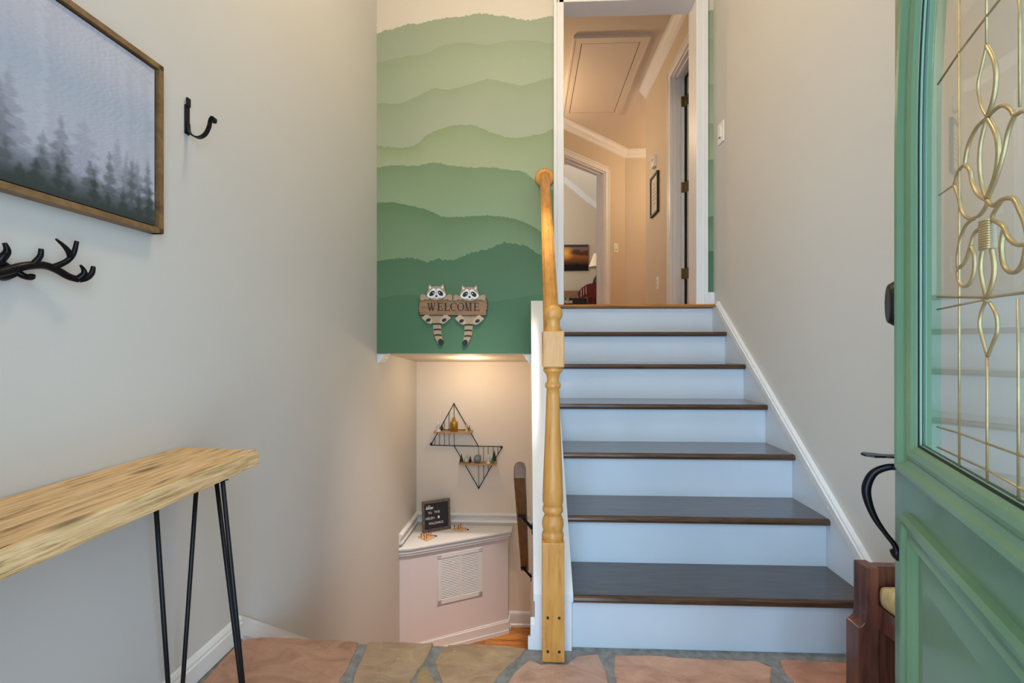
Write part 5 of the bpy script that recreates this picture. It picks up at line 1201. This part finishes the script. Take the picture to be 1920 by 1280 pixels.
for k in range(12):
    py = 415+k*4.6; u, z = duv(1850, py, -0.002); b.tube([dp(u-0.012+0.024*i/6, -0.002+0.006*math.sin(PI*i/6), z) for i in range(7)], 0.0021, 6)
b.build('centre_binding', M['brass'], door, origin=og)
# lower panels: raised moulding with recessed field
zp1 = 0.722; zp0 = 0.16; ml_ = 0.095
def rp3(w_): u0_, u1_, z0_, z1_ = ml_+w_, DW-ml_-w_, zp0+w_, zp1-w_; return [(u0_, z0_), (u1_, z0_), (u1_, z1_), (u0_, z1_)]
ring_mould([(0.0, 0.0), (0.002, 0.012), (0.010, 0.018), (0.018, 0.017), (0.026, 0.010), (0.034, 0.010), (0.042, 0.014), (0.050, 0.008), (0.056, 0.0005)], rp3, 'panel_moulding', 'green')
b = MB(); u0_, u1_, z0_, z1_ = ml_+0.085, DW-ml_-0.085, zp0+0.085, zp1-0.085
A_ = rp3(0.056); B_ = rp3(0.10); strip(b, A_, B_, 0.0008, 0.007); b.add([dp(p[0], 0.007, p[1]) for p in B_], [(0, 1, 2, 3)]); b.build('raised_panel', M['green'], door, origin=og)
# hardware on the face near the latch edge
def rb(mb, pts_, r_): mb.tube(pts_, r_, 10)
ub = 0.058
b = MB(); zt3 = 0.818
rg = []
for i in range(20): q = 2*PI*i/20; rg.append((ub+0.026*math.cos(q), zt3+0.03+0.046*math.sin(q)))
b.prism(rg, lambda u, z: dp(u, 0.0, z), lambda u, z: dp(ub+(u-ub)*0.8, 0.008, zt3+0.03+(z-zt3-0.03)*0.9))
b.build('handle_plate', M['iron'], door, origin=og)
b = MB()
th = [(-0.012, 0.004), (0.012, 0.004), (0.010, 0.03), (0.016, 0.05), (0.014, 0.064), (0, 0.070), (-0.014, 0.064), (-0.016, 0.05), (-0.010, 0.03)]
b.prism(th, lambda u, n: dp(ub+u, n, zt3+0.006+0.04*(n-0.05)**2*30), lambda u, n: dp(ub+u, n, zt3+0.002+0.04*(n-0.05)**2*30)); b.build('thumb_latch', M['iron'], door, origin=og)
b = MB(); gp = cr_spline([(0.006, 0.802), (0.025, 0.800), (0.048, 0.785), (0.060, 0.755), (0.058, 0.725), (0.046, 0.69), (0.028, 0.66), (0.014, 0.64), (0.010, 0.624), (0.004, 0.618)], 5)
R_ = [0.0056+0.003*math.exp(-((z-0.75)/0.05)**2)+(0.006 if z < 0.630 else 0)-0.001*math.exp(-((z-0.66)/0.02)**2) for n_, z in gp]
b.tube([dp(ub, n_, z) for n_, z in gp], R_, 12); b.build('grip', M['iron'], door, origin=og)
b = MB(); c = dp(ub, 0, 1.140)
rg = [(ub+0.032*math.cos(2*PI*i/24), 1.14+0.050*math.sin(2*PI*i/24)) for i in range(24)]
b.prism(rg, lambda u, z: dp(u, 0.0, z), lambda u, z: dp(u, 0.010, z))
b.prism(rg, lambda u, z: dp(u, 0.010, z), lambda u, z: dp(ub+(u-ub)*0.7, 0.026, 1.14+(z-1.14)*0.78)); b.build('deadbolt', M['black'], door, bevel=0.002, origin=og)
for zh in (0.25, 1.06, 1.87):
    b = MB(); b.tube([dp(DW+0.004, 0.004, zh-0.05), dp(DW+0.004, 0.004, zh+0.05)], 0.007, 10); b.build('hinge', M['nickel'], door, origin=og)
